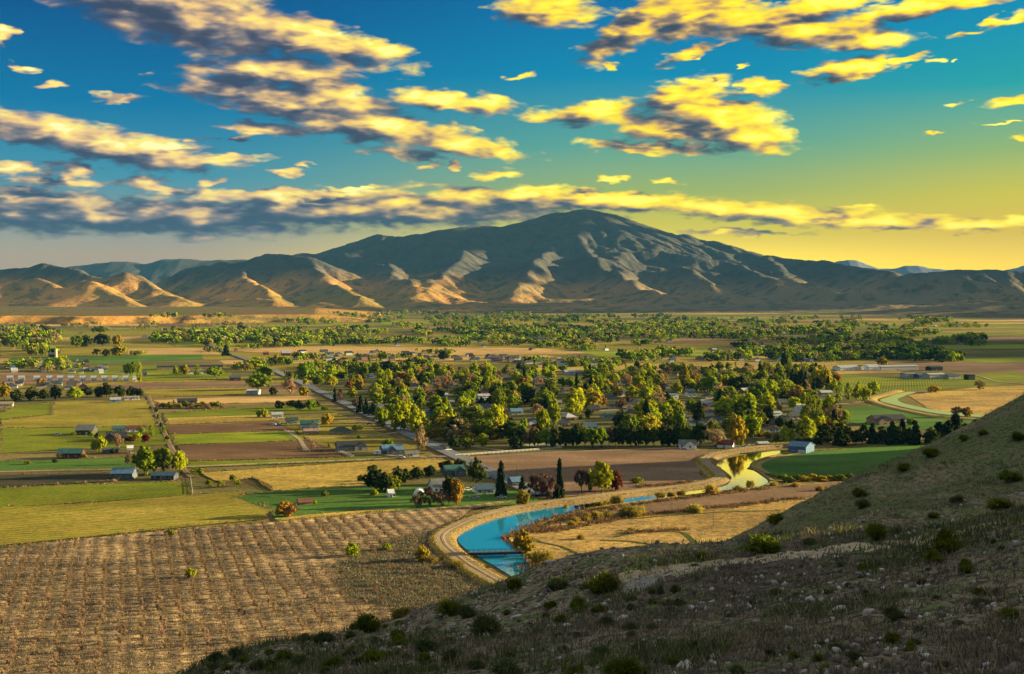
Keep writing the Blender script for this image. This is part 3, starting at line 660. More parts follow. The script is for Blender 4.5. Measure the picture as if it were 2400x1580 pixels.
for a in [(2400,74,91.0),(2100,75,89.8),(1850,80,88.0),(1650,86,85.5),(1470,100,80),(1330,105,75),(1200,110,70),(1000,110,64),(750,105,60),(420,100,60),(0,60,82),(0,100,54),(-400,60,74),(-400,110,35),
          (2400,215,62),(2200,215,54),(2000,205,48),(1750,190,46),(1550,160,50),(1200,200,26),(700,200,14),(0,180,8),(3200,230,80),(2400,320,-6),(1900,300,-8),(1200,290,-9),(600,290,-9),(0,280,-9),(-800,220,-9),(3200,340,30)]: cpz(*a)
CP += [(0,0,108.2),(0,12,105.2),(-12,8,103.5),(12,8,106.6),(-35,20,93),(-80,30,70),(-150,50,20),(-220,60,-8),(40,20,113),(80,60,114),(150,80,122),(220,160,118),(220,300,70),(0,-50,116),(-80,-50,92),(120,-50,138),(-200,-50,40),(260,60,132),(300,250,95),(280,420,10),(-200,300,-9),(0,400,-9)]
CPa = np.array(CP, float)
def tps_fit(X, Y, Z, lam=0.4):
    n = len(X); d = np.hypot(X[:, None] - X[None], Y[:, None] - Y[None]); K = np.where(d > 0, d * d * np.log(d + 1e-9), 0) + lam * np.eye(n)
    Pm = np.stack([np.ones(n), X, Y], 1); A = np.zeros((n + 3, n + 3)); A[:n, :n] = K; A[:n, n:] = Pm; A[n:, :n] = Pm.T
    return np.linalg.solve(A, np.concatenate([Z, np.zeros(3)]))
TW = tps_fit(CPa[:, 0], CPa[:, 1], CPa[:, 2])
def hill_z(x, y):
    x = np.asarray(x, float); y = np.asarray(y, float); s = TW[-3] + TW[-2] * x + TW[-1] * y
    for i in range(len(CPa)):
        d = np.hypot(x - CPa[i, 0], y - CPa[i, 1]); s = s + TW[i] * np.where(d > 0, d * d * np.log(d + 1e-9), 0)
    r = np.hypot(x, y); a = np.clip(r / 60, 0.25, 1.6)
    s = s + a * 0.55 * fbm(x / 9.0, y / 9.0, 61, 4) + 0.16 * fbm(x / 1.6, y / 1.6, 71, 4, .6)
    pxx = x / np.maximum(y, 1) * F_ + 1200; ys = np.interp(pxx, [1470, 1700, 1900, 2150, 2400, 2600], [74, 70, 66, 62, 60, 59]); sw = np.clip((pxx - 1500) / 300, 0, 1)
    s = s + sw * (0.30 * np.exp(-((y - ys) / 2.6) ** 2) - 1.5 * np.exp(-((y - ys - 11) / 6.5) ** 2))
    s = s + 0.10 * np.clip(fbm(x / .5, y / .5, 77, 2), 0, 1)
    return s
def grid_hill():
    th = np.radians(np.concatenate([np.arange(-75, -26, 1.0), np.arange(-26, 27, 0.075), np.arange(27, 120, 1.0)]))
    rr = np.concatenate([np.geomspace(2.5, 20, 30)[:-1], np.geomspace(20, 165, 430)[:-1], np.geomspace(165, 430, 50)])
    T, Rr = np.meshgrid(th, rr); X = Rr * np.sin(T); Y = Rr * np.cos(T); Z = hill_z(X, Y)
    Z = np.maximum(Z, -6); V = np.stack([X.ravel(), Y.ravel(), Z.ravel()], 1)
    ny, nx = X.shape; i = (np.arange(ny - 1)[:, None] * nx + np.arange(nx - 1)[None]).ravel()
    Fc = np.stack([i, i + nx, i + nx + 1, i + 1], 1)[:, ::-1]; keep = V[:, 2][Fc].max(1) > -1
    Fc = Fc[keep]
    m = bpy.data.materials.new('hillside'); m.use_nodes = True; t = NT(m.node_tree)
    b = m.node_tree.nodes['Principled BSDF']; b.inputs['Roughness'].default_value = 1.0; b.inputs['Specular IOR Level'].default_value = 0.05
    g = t.n('ShaderNodeNewGeometry'); Pp = g.outputs['Position']
    n1 = t.noise(Pp, 0.06, 5, 0.6, .3); n2 = t.noise(Pp, 0.35, 5, 0.62); n3 = t.noise(Pp, 2.6, 5, 0.68); n4 = t.noise(Pp, 9.0, 3, 0.6)
    c = t.mix(t.sstep(n1, 0.36, 0.62), (0.15, 0.122, 0.105, 1), (0.31, 0.26, 0.18, 1))
    sy = t.n('ShaderNodeSeparateXYZ'); t.put(sy.inputs[0], Pp)
    far_ = t.sstep(t.m('ADD', sy.outputs[1], t.m('MULTIPLY', n1, 14)), 74, 86)
    c = t.mix(far_, c, t.mix(t.sstep(n1, 0.4, 0.6), (0.16, 0.185, 0.08, 1), (0.29, 0.245, 0.155, 1)))
    c = t.mix(t.sstep(n2, 0.46, 0.60, 0, .8), c, (0.15, 0.20, 0.075, 1))
    c = t.mix(t.m('MULTIPLY', t.sstep(n3, 0.46, 0.58, 0, .85), t.m('MULTIPLY_ADD', far_, -0.2, 1.0)), c, (0.05, 0.04, 0.035, 1))
    c = t.mix(t.sstep(n4, 0.62, 0.72, 0, .6), c, (0.42, 0.38, 0.32, 1))
    t.put(b.inputs['Base Color'], c)
    bp = t.n('ShaderNodeBump'); bp.inputs['Strength'].default_value = 0.9; bp.inputs['Distance'].default_value = 0.22
    t.put(bp.inputs['Height'], t.m('ADD', n3, t.m('MULTIPLY', n4, .5))); t.put(b.inputs['Normal'], bp.outputs[0])
    o = link('hillside', mesh_np('hillside', V, Fc, [m], smooth=True)); tag(o, 'shaded dry hillside sweeping down from the right foreground', kind='structure')
    return m
hillmat = grid_hill()
# shoulder of the same bluffs beyond the right edge; its shade lies over the green field
def side_hill():
    xs = np.linspace(285, 800, 90); ys = np.linspace(640, 1010, 70); X, Y = np.meshgrid(xs, ys)
    Z = 108 * np.clip((X - 292) / 190, 0, 1) ** 0.8 * np.exp(-(np.abs(Y - 880 - 0.2 * (X - 480)) / 64.0) ** 3) + 8 * fbm(X / 50, Y / 50, 5) - 6
    V = np.stack([X.ravel(), Y.ravel(), Z.ravel()], 1); ny, nx = X.shape; i = (np.arange(ny - 1)[:, None] * nx + np.arange(nx - 1)[None]).ravel()
    o = link('hillside', mesh_np('side_hill', V, np.stack([i, i + 1, i + nx + 1, i + nx], 1), [hillmat], smooth=True)); tag(o, 'neighbouring bluff just beyond the right edge', kind='structure')
side_hill()
def hill_hit(px, py):
    """first meeting of a sight line with the foreground hill"""
    d = ray(px, py); D = np.linspace(14, 260, 700); k = D / d.y
    x = d.x * k; z = CAMZ + d.z * k; h = hill_z(x, D); w = np.nonzero(z <= h)[0]
    if not len(w): return None
    i = w[0]; return Vector((x[i], D[i], float(h[i])))
# ------------------------------------------------------------------ haze
def make_haze():
    m = MB(); m.box(-13000, 13000, -900, 23500, -1.0, 1080)
    hm = bpy.data.materials.new('valley_haze'); hm.use_nodes = True; t = NT(hm.node_tree); hm.node_tree.nodes.clear()
    v = t.n('ShaderNodeVolumePrincipled'); v.inputs['Color'].default_value = (0.05, 0.29, 0.64, 1); v.inputs['Density'].default_value = 1.5e-5
    v.inputs['Anisotropy'].default_value = 0.0
    o = t.n('ShaderNodeOutputMaterial'); t.put(o.inputs['Volume'], v.outputs[0])
    ob = link('haze', m.mesh('haze', [hm])); tag(ob, 'thin blue air over the valley', kind='stuff')
make_haze()
# ------------------------------------------------------------------ vegetation meshes
ICO = None
def ico():
    global ICO
    if ICO is None:
        import bmesh
        bm = bmesh.new(); bmesh.ops.create_icosphere(bm, subdivisions=2, radius=1.0)
        v = np.array([x.co[:] for x in bm.verts]); f = np.array([[q.index for q in p.verts] for p in bm.faces]); bm.free()
        bm = bmesh.new(); bmesh.ops.create_icosphere(bm, subdivisions=1, radius=1.0)
        v1 = np.array([x.co[:] for x in bm.verts]); f1 = np.array([[q.index for q in p.verts] for p in bm.faces]); bm.free()
        ICO = ((v, f), (v1, f1))
    return ICO
def lumps(st, C_, Rr, lvl=0, jag=0.3):
    v, f = ico()[lvl]; V = []; Fc = []; b = 0
    for c, r in zip(C_, Rr):
        k = 1 + jag * st.uniform(-1, 1, len(v)); sc_ = r * st.uniform(.75, 1.25, 3)
        V.append(v * k[:, None] * sc_ + c); Fc.append(f + b); b += len(v)
    return np.concatenate(V), np.concatenate(Fc)
def cards(st, Pt, size, up=0.0, thin=1.0):
    n = len(Pt); a = st.normal(size=(n, 3)); a[:, 2] = a[:, 2] * (1 - up) + up * 1.5; a /= np.linalg.norm(a, axis=1)[:, None]
    b = np.cross(a, st.normal(size=(n, 3))); b /= np.linalg.norm(b, axis=1)[:, None] + 1e-9
    s = size * st.uniform(.6, 1.4, n)[:, None]
    V = np.stack([Pt - b * s * .5 * thin, Pt + b * s * .5 * thin, Pt + a * s], 1).reshape(-1, 3)
    return V, np.arange(n * 3).reshape(n, 3)
def join(*parts):
    V = []; Fc = []; b = 0
    for v, f in parts: V.append(v); Fc.append(f + b); b += len(v)
    return np.concatenate(V), np.concatenate(Fc)
def crown_np(kind, seed, q=1.0):
    """unit crown: base of crown to 1.0 height, radius about 0.5*w; returns verts, tris"""
    st = np.random.RandomState(seed)
    if kind in ('round', 'wide', 'bare'):
        n = int({'round': 105, 'wide': 50, 'bare': 40}[kind] * q); z0 = .10; tall = st.uniform(.33, .42); ex = st.uniform(.30, .5)
        d = st.normal(size=(n, 3)); d /= np.linalg.norm(d, axis=1)[:, None]; rad = st.uniform(.35, 1, n) ** .5
        lob = 1 + .22 * np.sin(3 * np.arctan2(d[:, 1], d[:, 0]) + st.uniform(0, 6)) + .15 * st.normal(size=n)
        c = d * rad[:, None] * lob[:, None] * [.41, .41, tall]; c[:, 2] += .56; c[:, 2] = np.maximum(c[:, 2], z0)
        c[:, :2] *= (1.0 - ex * np.clip((c[:, 2] - .5) / .5, 0, 1))[:, None]; c[:, 0] += st.normal() * .05 * c[:, 2]
        V1 = lumps(st, c, st.uniform(.045, .105, n) * (1.0 if kind != 'bare' else .7) * (1.0 if q >= 1 else 1.25), 1, .30)
        m = int((2600 if kind != 'bare' else 3000) * q); k = st.randint(0, n, m); off = st.normal(size=(m, 3)); off /= np.linalg.norm(off, axis=1)[:, None]
        V2 = cards(st, c[k] + off * st.uniform(.05, .125, m)[:, None], .040 if kind != 'bare' else .06, .25 if kind == 'bare' else 0, 1 if kind != 'bare' else .4)
        return join(V1, V2)
    if kind == 'poplar':
        n = int(44 * q); z = st.uniform(.08, 1, n); a = st.uniform(0, 6.28, n); w = .42 * np.sin(np.pi * np.clip(z, .05, .97)) ** .55 * st.uniform(.35, 1, n)
        c = np.stack([np.cos(a) * w, np.sin(a) * w, z * .94], 1)
        V1 = lumps(st, c, st.uniform(.5, 1, n) * .085, 0 if q >= 1 else 1, .25); V1[0][:, :2] *= 1.0
        m = int(800 * q); k = st.randint(0, n, m); off = st.normal(size=(m, 3)) * [.10, .10, .05]
        return join(V1, cards(st, c[k] + off, .05, .6))
    if kind == 'conifer':
        n = int(70 * q); z = st.uniform(.06, .97, n) ** 1.1; a = st.uniform(0, 6.28, n); lean = st.normal() * .03
        bulge = 1 + .22 * np.sin(z * st.uniform(7, 12) + st.uniform(0, 6)); w = .40 * (1 - z) ** .72 * bulge * st.uniform(.35, 1.0, n)
        c = np.stack([np.cos(a) * w + lean * z, np.sin(a) * w, z], 1)
        V1 = lumps(st, c, (.055 + .085 * (1 - z)) * st.uniform(.7, 1.1, n), 0 if q >= 1 else 1, .35)
        m = int(1300 * q); k = st.randint(0, n, m); off = st.normal(size=(m, 3)) * [.085, .085, .03] * (1.1 - .7 * z[k])[:, None]
        return join(V1, cards(st, c[k] + off, .07, .1, .6))
    if kind == 'shrub':       # sagebrush: many upright sprays over a low dome
        n = int(30 * q); d = st.normal(size=(n, 3)); d /= np.linalg.norm(d, axis=1)[:, None]; d[:, 2] = np.abs(d[:, 2])
        sub = np.stack([st.uniform(-.24, .24, 4), st.uniform(-.24, .24, 4), np.zeros(4)], 1); sr = st.uniform(.4, 1.0, 4); si = st.randint(0, 4, n)
        c = d * [.26, .26, .55] * (st.uniform(.4, 1, n) * sr[si])[:, None] + sub[si]; c[:, 2] += .08
        V1 = lumps(st, c, st.uniform(.05, .11, n), 1, .4)
        m = int(2600 * q); k = st.randint(0, n, m); off = st.normal(size=(m, 3)) * .09; off[:, 2] = np.abs(off[:, 2])
        return join((V1[0] * [1, 1, .9], V1[1]), cards(st, c[k] + off * 1.25, .17, .7, .22))
    if kind == 'sapling':     # leafless upright twigs
        m = int(90 * q); a = st.uniform(0, 6.28, m); t_ = st.uniform(.15, .8, m); w = .30 * t_ * st.uniform(0, 1, m)
        return cards(st, np.stack([np.cos(a) * w, np.sin(a) * w, t_], 1), .24, .6, .12)
BARK = mat('bark', (0.075, 0.055, 0.04), 0.9, 0.3, 4)
def trunk_mesh(seed, kind):
    r = random.Random(seed); m = MB(); top = .5 if kind != 'conifer' else .9
    m.tube((0, 0, -.03), (r.uniform(-.01, .01), 0, top * .55), .030, .020); m.tube((0, 0, top * .53), (r.uniform(-.03, .03), .01, top), .020, .008)
    if kind != 'conifer':
        for i in range(5):
            a = i * 1.256 + r.uniform(-.4, .4); h = r.uniform(.16, .34)
            m.tube((0, 0, h), (math.cos(a) * .2, math.sin(a) * .2, h + r.uniform(.15, .3)), .013, .004, 5)
    return m.mesh('trunk', [BARK])
LEAF = {
 'lime': ('round', mat_leaf('leaf_lime', (0.38, 0.42, 0.010), (0.24, 0.29, 0.010)), 'yellow-green leafy', 'yellow_green_tree', 'tree'),  # leafy tree of unknown species, split off by leaf colour
 'green': ('round', mat_leaf('leaf_green', (0.20, 0.27, 0.012), (0.11, 0.155, 0.010)), 'mid green leafy', 'leafy_tree', 'tree'),
 'dark': ('round', mat_leaf('leaf_dark', (0.062, 0.08, 0.016), (0.034, 0.046, 0.012)), 'dark green rounded', 'dark_tree', 'tree'),
 'gold': ('round', mat_leaf('leaf_gold', (0.42, 0.34, 0.022), (0.27, 0.22, 0.02)), 'golden yellow', 'golden_tree', 'tree'),
 'orange': ('round', mat_leaf('leaf_orange', (0.36, 0.19, 0.035), (0.22, 0.13, 0.025)), 'orange budding', 'orange_tree', 'tree'),
 'bare': ('bare', mat_leaf('twig_tan', (0.38, 0.26, 0.14), (0.26, 0.18, 0.09), .15), 'tan twiggy bare', 'bare_tree', 'tree'),
 'brown': ('bare', mat_leaf('twig_brown', (0.17, 0.105, 0.07), (0.09, 0.06, 0.04), .15), 'brown leafless', 'bare_tree', 'tree'),
 'red': ('round', mat_leaf('leaf_red', (0.14, 0.03, 0.022), (0.07, 0.018, 0.014)), 'dark red leaved', 'red_tree', 'tree'),
 'olive': ('round', mat_leaf('leaf_olive', (0.23, 0.26, 0.02), (0.13, 0.15, 0.014)), 'olive green leafy', 'olive_green_tree', 'tree'),  # also a leafy tree of no known species, set apart by colour
 'poplar': ('poplar', mat_leaf('leaf_poplar', (0.28, 0.34, 0.014), (0.15, 0.19, 0.010)), 'tall narrow green', 'poplar_tree', 'poplar'),
 'conifer': ('conifer', mat_leaf('needles', (0.022, 0.036, 0.014), (0.012, 0.020, 0.010), .1), 'dark pointed evergreen', 'conifer_tree', 'conifer'),
 'yshrub': ('shrub', mat_leaf('leaf_willow', (0.36, 0.29, 0.05), (0.24, 0.19, 0.04)), 'pale yellow willow', 'willow_shrub', 'shrub'),
 'sage': ('shrub', mat_leaf('leaf_sage', (0.13, 0.16, 0.06), (0.06, 0.075, 0.035), .35), 'grey-green sagebrush', 'sagebrush', 'bush'),
 'bitter': ('shrub', mat_leaf('leaf_brush', (0.17, 0.21, 0.022), (0.06, 0.08, 0.014), .35), 'olive green desert', 'desert_bush', 'bush'),
}
CM = {}; TM = {}
def crown_me(k, i):
    if (k, i) not in CM:
        v, f = crown_np(LEAF[k][0], 100 + i * 7 + len(k)); me = mesh_np('crown', v, f, [LEAF[k][1]], smooth=False); CM[(k, i)] = me
    return CM[(k, i)]
def trunk_me(kind, i):
    kk = 'conifer' if kind == 'conifer' else 'x'
    if (kk, i) not in TM: TM[(kk, i)] = trunk_mesh(i, kk)
    return TM[(kk, i)]
PLANTS = []     # (object, kind, px, py, w, h) ; labels are worked out at the end
def tree(k, px, py, w, h, z=0.0):
    """a tree whose foot is at photo pixel (px,py) and whose crown spans w by h pixels there"""
    if k == 'conifer' and px > 1960 and py > 1000: w *= 1.5; h *= .92
    loc = P(px, py, z); s = loc.y / F_; W = w * s * 1.16; H = h * s * 1.12
    o = bpy.data.objects.new(LEAF[k][3], None); C.objects.link(o); o.location = (loc.x, loc.y, loc.z - .1); o.rotation_euler = (0, 0, rng.uniform(0, 6.28))
    o['category'] = LEAF[k][4]
    i = rng.randrange(6); sc3 = (W / .92, W / .92, H / 1.0)
    link('crown', crown_me(k, i), o, scale=sc3)
    link('trunk', trunk_me(k, i % 3), o, scale=(max(W, H * .5), max(W, H * .5), H))
    PLANTS.append((o, k, px, py, w, h)); return o
TREES = """
lime 894 998 32 40;dark 905 992 22 32;lime 940 1010 46 62;lime 981 1014 40 50;olive 1109 1010 62 56;lime 1160 1020 50 68;dark 906 880 42 32;green 886 878 30 28;green 1022 970 34 40;green 1045 972 24 38;green 988 958 18 24
green 943 958 40 28;gold 1072 1024 18 32;orange 1017 1032 30 27;lime 1008 1022 24 26;bare 1111 1020 24 28;conifer 1166 1028 18 26;dark 1065 1054 34 30;green 1094 1052 24 24;lime 1130 1047 26 28;gold 1091 1036 28 28
bare 985 1060 32 52;bare 1050 917 34 40;bare 1028 914 26 26;bare 1109 907 38 28;poplar 1145 914 20 56;lime 1150 914 26 34;bare 1168 895 16 26;lime 1166 912 18 24;lime 978 932 18 22;gold 948 932 20 28;lime 931 930 13 22
orange 950 895 38 20;orange 1035 874 22 13;gold 980 877 22 15;green 895 847 24 22;dark 1039 844 24 19;poplar 867 874 9 36;gold 842 914 20 24;orange 820 912 20 18;lime 825 932 20 20;lime 870 932 16 18;red 916 940 26 22
brown 1084 962 34 28;conifer 1103 937 20 30;olive 1079 929 36 20;conifer 785 942 13 30;brown 797 944 14 34;conifer 845 968 18 38;conifer 858 972 16 36;dark 874 976 24 28;brown 835 960 22 26
lime 1348 964 52 50;gold 1387 960 44 45;orange 1413 954 16 22;dark 1281 948 36 42;dark 1237 948 34 42;lime 1298 1003 28 60;lime 1272 1008 34 46;bare 1260 984 34 34;green 1229 1024 22 40;dark 1258 1038 36 42;dark 1380 980 18 22
green 1385 892 42 24;bare 1260 908 28 20;orange 1225 908 34 22;olive 1287 906 38 18;gold 1383 913 25 26;bare 1467 908 32 30;gold 1445 932 24 26;brown 1486 892 18 18;lime 1496 912 26 32;orange 1499 922 26 20;poplar 1522 922 18 38
brown 1541 902 24 24;bare 1555 917 22 22;gold 1541 927 16 22;bare 1590 920 28 22;lime 1516 880 22 28;conifer 1492 868 24 20;poplar 1284 876 8 32;lime 1511 992 56 52;lime 1530 1002 42 40;dark 1457 1004 38 38;brown 1455 958 22 24
bare 1479 967 14 16;lime 1578 978 48 38;olive 1563 1008 38 36;green 1590 1012 30 50;lime 1440 1032 26 32;orange 1363 1014 20 16;red 1327 982 11 9;dark 1361 985 12 10;red 1471 944 8 14;brown 1350 930 26 22;dark 1420 925 26 22
bare 1676 1050 46 44;gold 1727 1044 44 66;dark 1640 1048 34 56;green 1776 950 46 50;lime 1808 942 36 46;lime 1842 928 44 34;brown 1862 948 30 36;lime 1700 978 44 44;green 1722 975 36 42;lime 1752 978 46 50;dark 1637 998 28 52
bare 1689 932 34 32;green 1665 928 40 44;orange 1699 908 13 20;lime 1714 897 28 24;orange 1627 908 22 30;gold 1603 902 22 42;dark 1728 918 46 34;conifer 1825 898 14 20;conifer 1805 900 14 16;dark 1781 893 20 18;dark 1838 870 18 42
poplar 1850 873 12 38;dark 1875 918 30 48;conifer 1857 905 18 36;conifer 1888 922 20 46;gold 1915 912 30 44;gold 1935 914 28 46;conifer 1941 918 14 34;poplar 1968 940 18 42;poplar 1988 938 16 38;lime 2012 942 26 38;lime 2030 944 22 36
lime 2047 928 26 32;lime 1860 962 26 30;poplar 1895 994 18 66;poplar 1907 996 14 60;poplar 1921 992 15 54;lime 1885 992 18 36;lime 1808 964 18 18;gold 1827 967 12 20;brown 1941 988 28 28;olive 1973 993 42 32;dark 1800 998 24 44
yshrub 1782 1024 15 20;yshrub 1800 1027 15 22;yshrub 1820 1033 17 24;lime 1840 1036 22 34;lime 1856 1035 14 30;dark 1758 1024 32 36;dark 1830 1006 26 28;dark 1852 1012 24 26;brown 1700 1012 22 26;olive 1670 1010 24 24
dark 2022 1040 26 40;conifer 2045 1040 20 48;conifer 2090 1042 22 54;conifer 2116 1038 20 56;conifer 2144 1044 22 58;conifer 1968 1044 22 42;dark 1990 1042 24 38;conifer 2200 1040 28 50;conifer 2240 1036 34 64;conifer 2222 1040 26 54;conifer 2286 1012 20 28;conifer 2262 1034 20 40
lime 2133 1000 18 20;lime 2086 994 12 10;brown 2242 978 28 24;orange 2267 978 24 22;gold 2190 920 26 15;bare 2296 914 28 20;gold 2067 856 22 17;dark 1872 1046 26 16;dark 1895 1044 26 16;dark 1918 1042 26 16;dark 1940 1040 24 16
dark 39 942 30 26;dark 72 940 28 26;dark 101 940 28 26;dark 130 937 28 28;lime 176 937 34 26;dark 205 930 28 22;dark 232 932 22 24;dark 250 932 28 30;dark 281 930 28 24;dark 309 934 26 26;dark 327 934 16 22
gold 10 938 28 38;poplar 327 895 11 44;green 311 878 20 26;lime 297 878 18 24;orange 96 903 20 15;dark 13 812 18 18;green 35 818 18 20;lime 50 800 18 18;bare 124 806 28 24;brown 82 806 18 20;gold 72 832 18 18;olive 100 834 14 24
green 180 816 24 28;dark 202 814 28 26;dark 240 812 36 28;gold 274 809 22 22;gold 279 834 34 24;dark 249 836 18 16;brown 227 834 18 15;green 235 780 34 14;dark 100 780 36 16;lime 141 860 15 20;green 107 870 18 18;lime 76 864 18 22
green 340 1116 50 62;olive 383 1112 46 60;lime 418 1110 38 50;brown 300 1090 14 26;lime 236 1058 26 32;lime 220 1058 12 25;bare 277 1052 20 32;red 304 1038 24 14;red 341 1040 18 22;lime 322 1034 22 18;poplar 355 1024 12 28
gold 766 996 28 24;lime 620 978 16 18;lime 606 978 12 17;green 728 962 24 24;gold 712 928 26 22;bare 680 924 30 34;green 606 914 48 36;dark 640 926 20 18;lime 597 866 30 22;green 622 888 38 28;green 716 888 44 36
gold 649 854 24 20;conifer 530 834 20 24;brown 576 872 22 22;green 504 884 40 22;poplar 462 880 15 24;gold 433 879 22 22;lime 412 881 16 20;poplar 686 896 8 20;green 746 904 24 22;lime 716 902 12 14;gold 777 908 26 26;dark 655 958 24 18;dark 684 957 26 18;dark 700 962 24 20
dark 876 1150 48 50;dark 902 1156 36 44;olive 918 1152 34 36;dark 932 1140 36 42;dark 845 1130 16 15;dark 946 1132 28 32;dark 978 1124 32 26;dark 1008 1120 28 28;dark 1047 1108 36 28;dark 1077 1104 30 26;dark 1116 1134 42 50
lime 1003 1116 14 14;brown 978 1192 28 36;brown 1006 1190 38 46;brown 1034 1189 32 38;orange 1070 1186 34 58;dark 1052 1184 30 66;conifer 1174 1165 28 78;conifer 1311 1168 25 84;brown 1282 1168 46 56;brown 1256 1164 36 46;conifer 1225 1150 22 30
gold 1225 1189 32 38;brown 1363 1155 32 56;lime 1412 1156 54 64;lime 1381 1153 18 48;red 1443 1152 30 42;olive 1494 1134 30 14;orange 668 1212 46 34;brown 682 1212 34 32;lime 878 1163 16 15;lime 738 1184 8 12
dark 1210 1052 28 30;dark 2067 1040 30 34;dark 2104 1042 30 36;dark 2130 1043 30 38;dark 2182 1044 34 38;dark 2214 1038 34 44;dark 2252 1030 30 36;dark 2005 1043 30 30;dark 1978 1046 28 28;green 214 1026 15 16;olive 172 1023 12 10;dark 228 1030 13 14;brown 140 1076 14 12;olive 196 1076 16 12;green 330 1016 14 16;olive 64 1090 14 10;dark 128 1086 12 10;dark 264 1064 12 12;dark 366 968 9 12;green 371 985 8 14;dark 378 1004 9 14;green 384 1016 10 16;olive 394 1034 12 14;dark 742 955 16 12;green 760 964 14 12;olive 846 1008 14 10;gold 830 1012 14 14;bare 735 1053 14 16;gold 772 1050 9 10;green 909 1047 24 16;olive 842 1030 10 10;green 1700 940 26 26;dark 1560 942 24 20;green 1170 935 26 24;brown 1195 925 28 24;orange 1205 940 22 18;dark 1004 900 26 24;dark 1030 936 24 24;dark 980 952 20 26;green 915 970 22 22;dark 1128 958 26 22;dark 1150 950 22 20
"""
rr_ = random.Random(3)
def house_spots():
    ph = []
    for i in range(44):
        t_ = i / 44; x = 684 + 420 * t_ * 1.0 + rr_.uniform(-6, 6) if i % 3 else 700 + 300 * rr_.random(); y = rr_.uniform(826, 846) if x < 900 else rr_.uniform(830, 852)
        ph.append((x, y, rr_.uniform(12, 19), 'new'))
    for i in range(40): x = rr_.uniform(1105, 1430); ph.append((x, 840 + (x - 1105) * .028 + rr_.uniform(-3, 10), rr_.uniform(13, 20), 'new'))
    for i in range(34): ph.append((rr_.uniform(60, 330) if i % 2 else rr_.uniform(0, 250), rr_.uniform(850, 878), rr_.uniform(10, 16), 'left'))
    for i in range(16): ph.append((rr_.uniform(0, 230), rr_.uniform(900, 914), rr_.uniform(12, 20), 'left'))
    for i in range(60): y = rr_.uniform(870, 1020); ph.append((rr_.uniform(790 + (y - 870) * 2.0, 1900), y, 12 + (y - 870) * .11 + rr_.uniform(0, 8), 'town'))
    for i in range(34): ph.append((rr_.uniform(330, 2300), rr_.uniform(790, 824), rr_.uniform(8, 14), 'far'))
    for i in range(12): ph.append((rr_.uniform(1460, 1950), rr_.uniform(843, 849), rr_.uniform(9, 14), 'far'))
    for i in range(18): ph.append((rr_.uniform(680, 2200), rr_.uniform(758, 785), rr_.uniform(6, 10), 'far'))
    return ph
HPH = house_spots()
HOUSE_PX = [(x, y, w) for x, y, w, z in HPH if z == 'town'] + [(916,1066,50),(963,1073,30),(1132,938,30),(1124,962,40),(1574,936,30),(1620,930,24),(1426,934,36),(1442,958,36),(1426,981,32),(1312,950,22),(1209,972,30),(876,962,40),(992,978,36),(1818,980,28),(1936,927,32),(1040,932,16)]
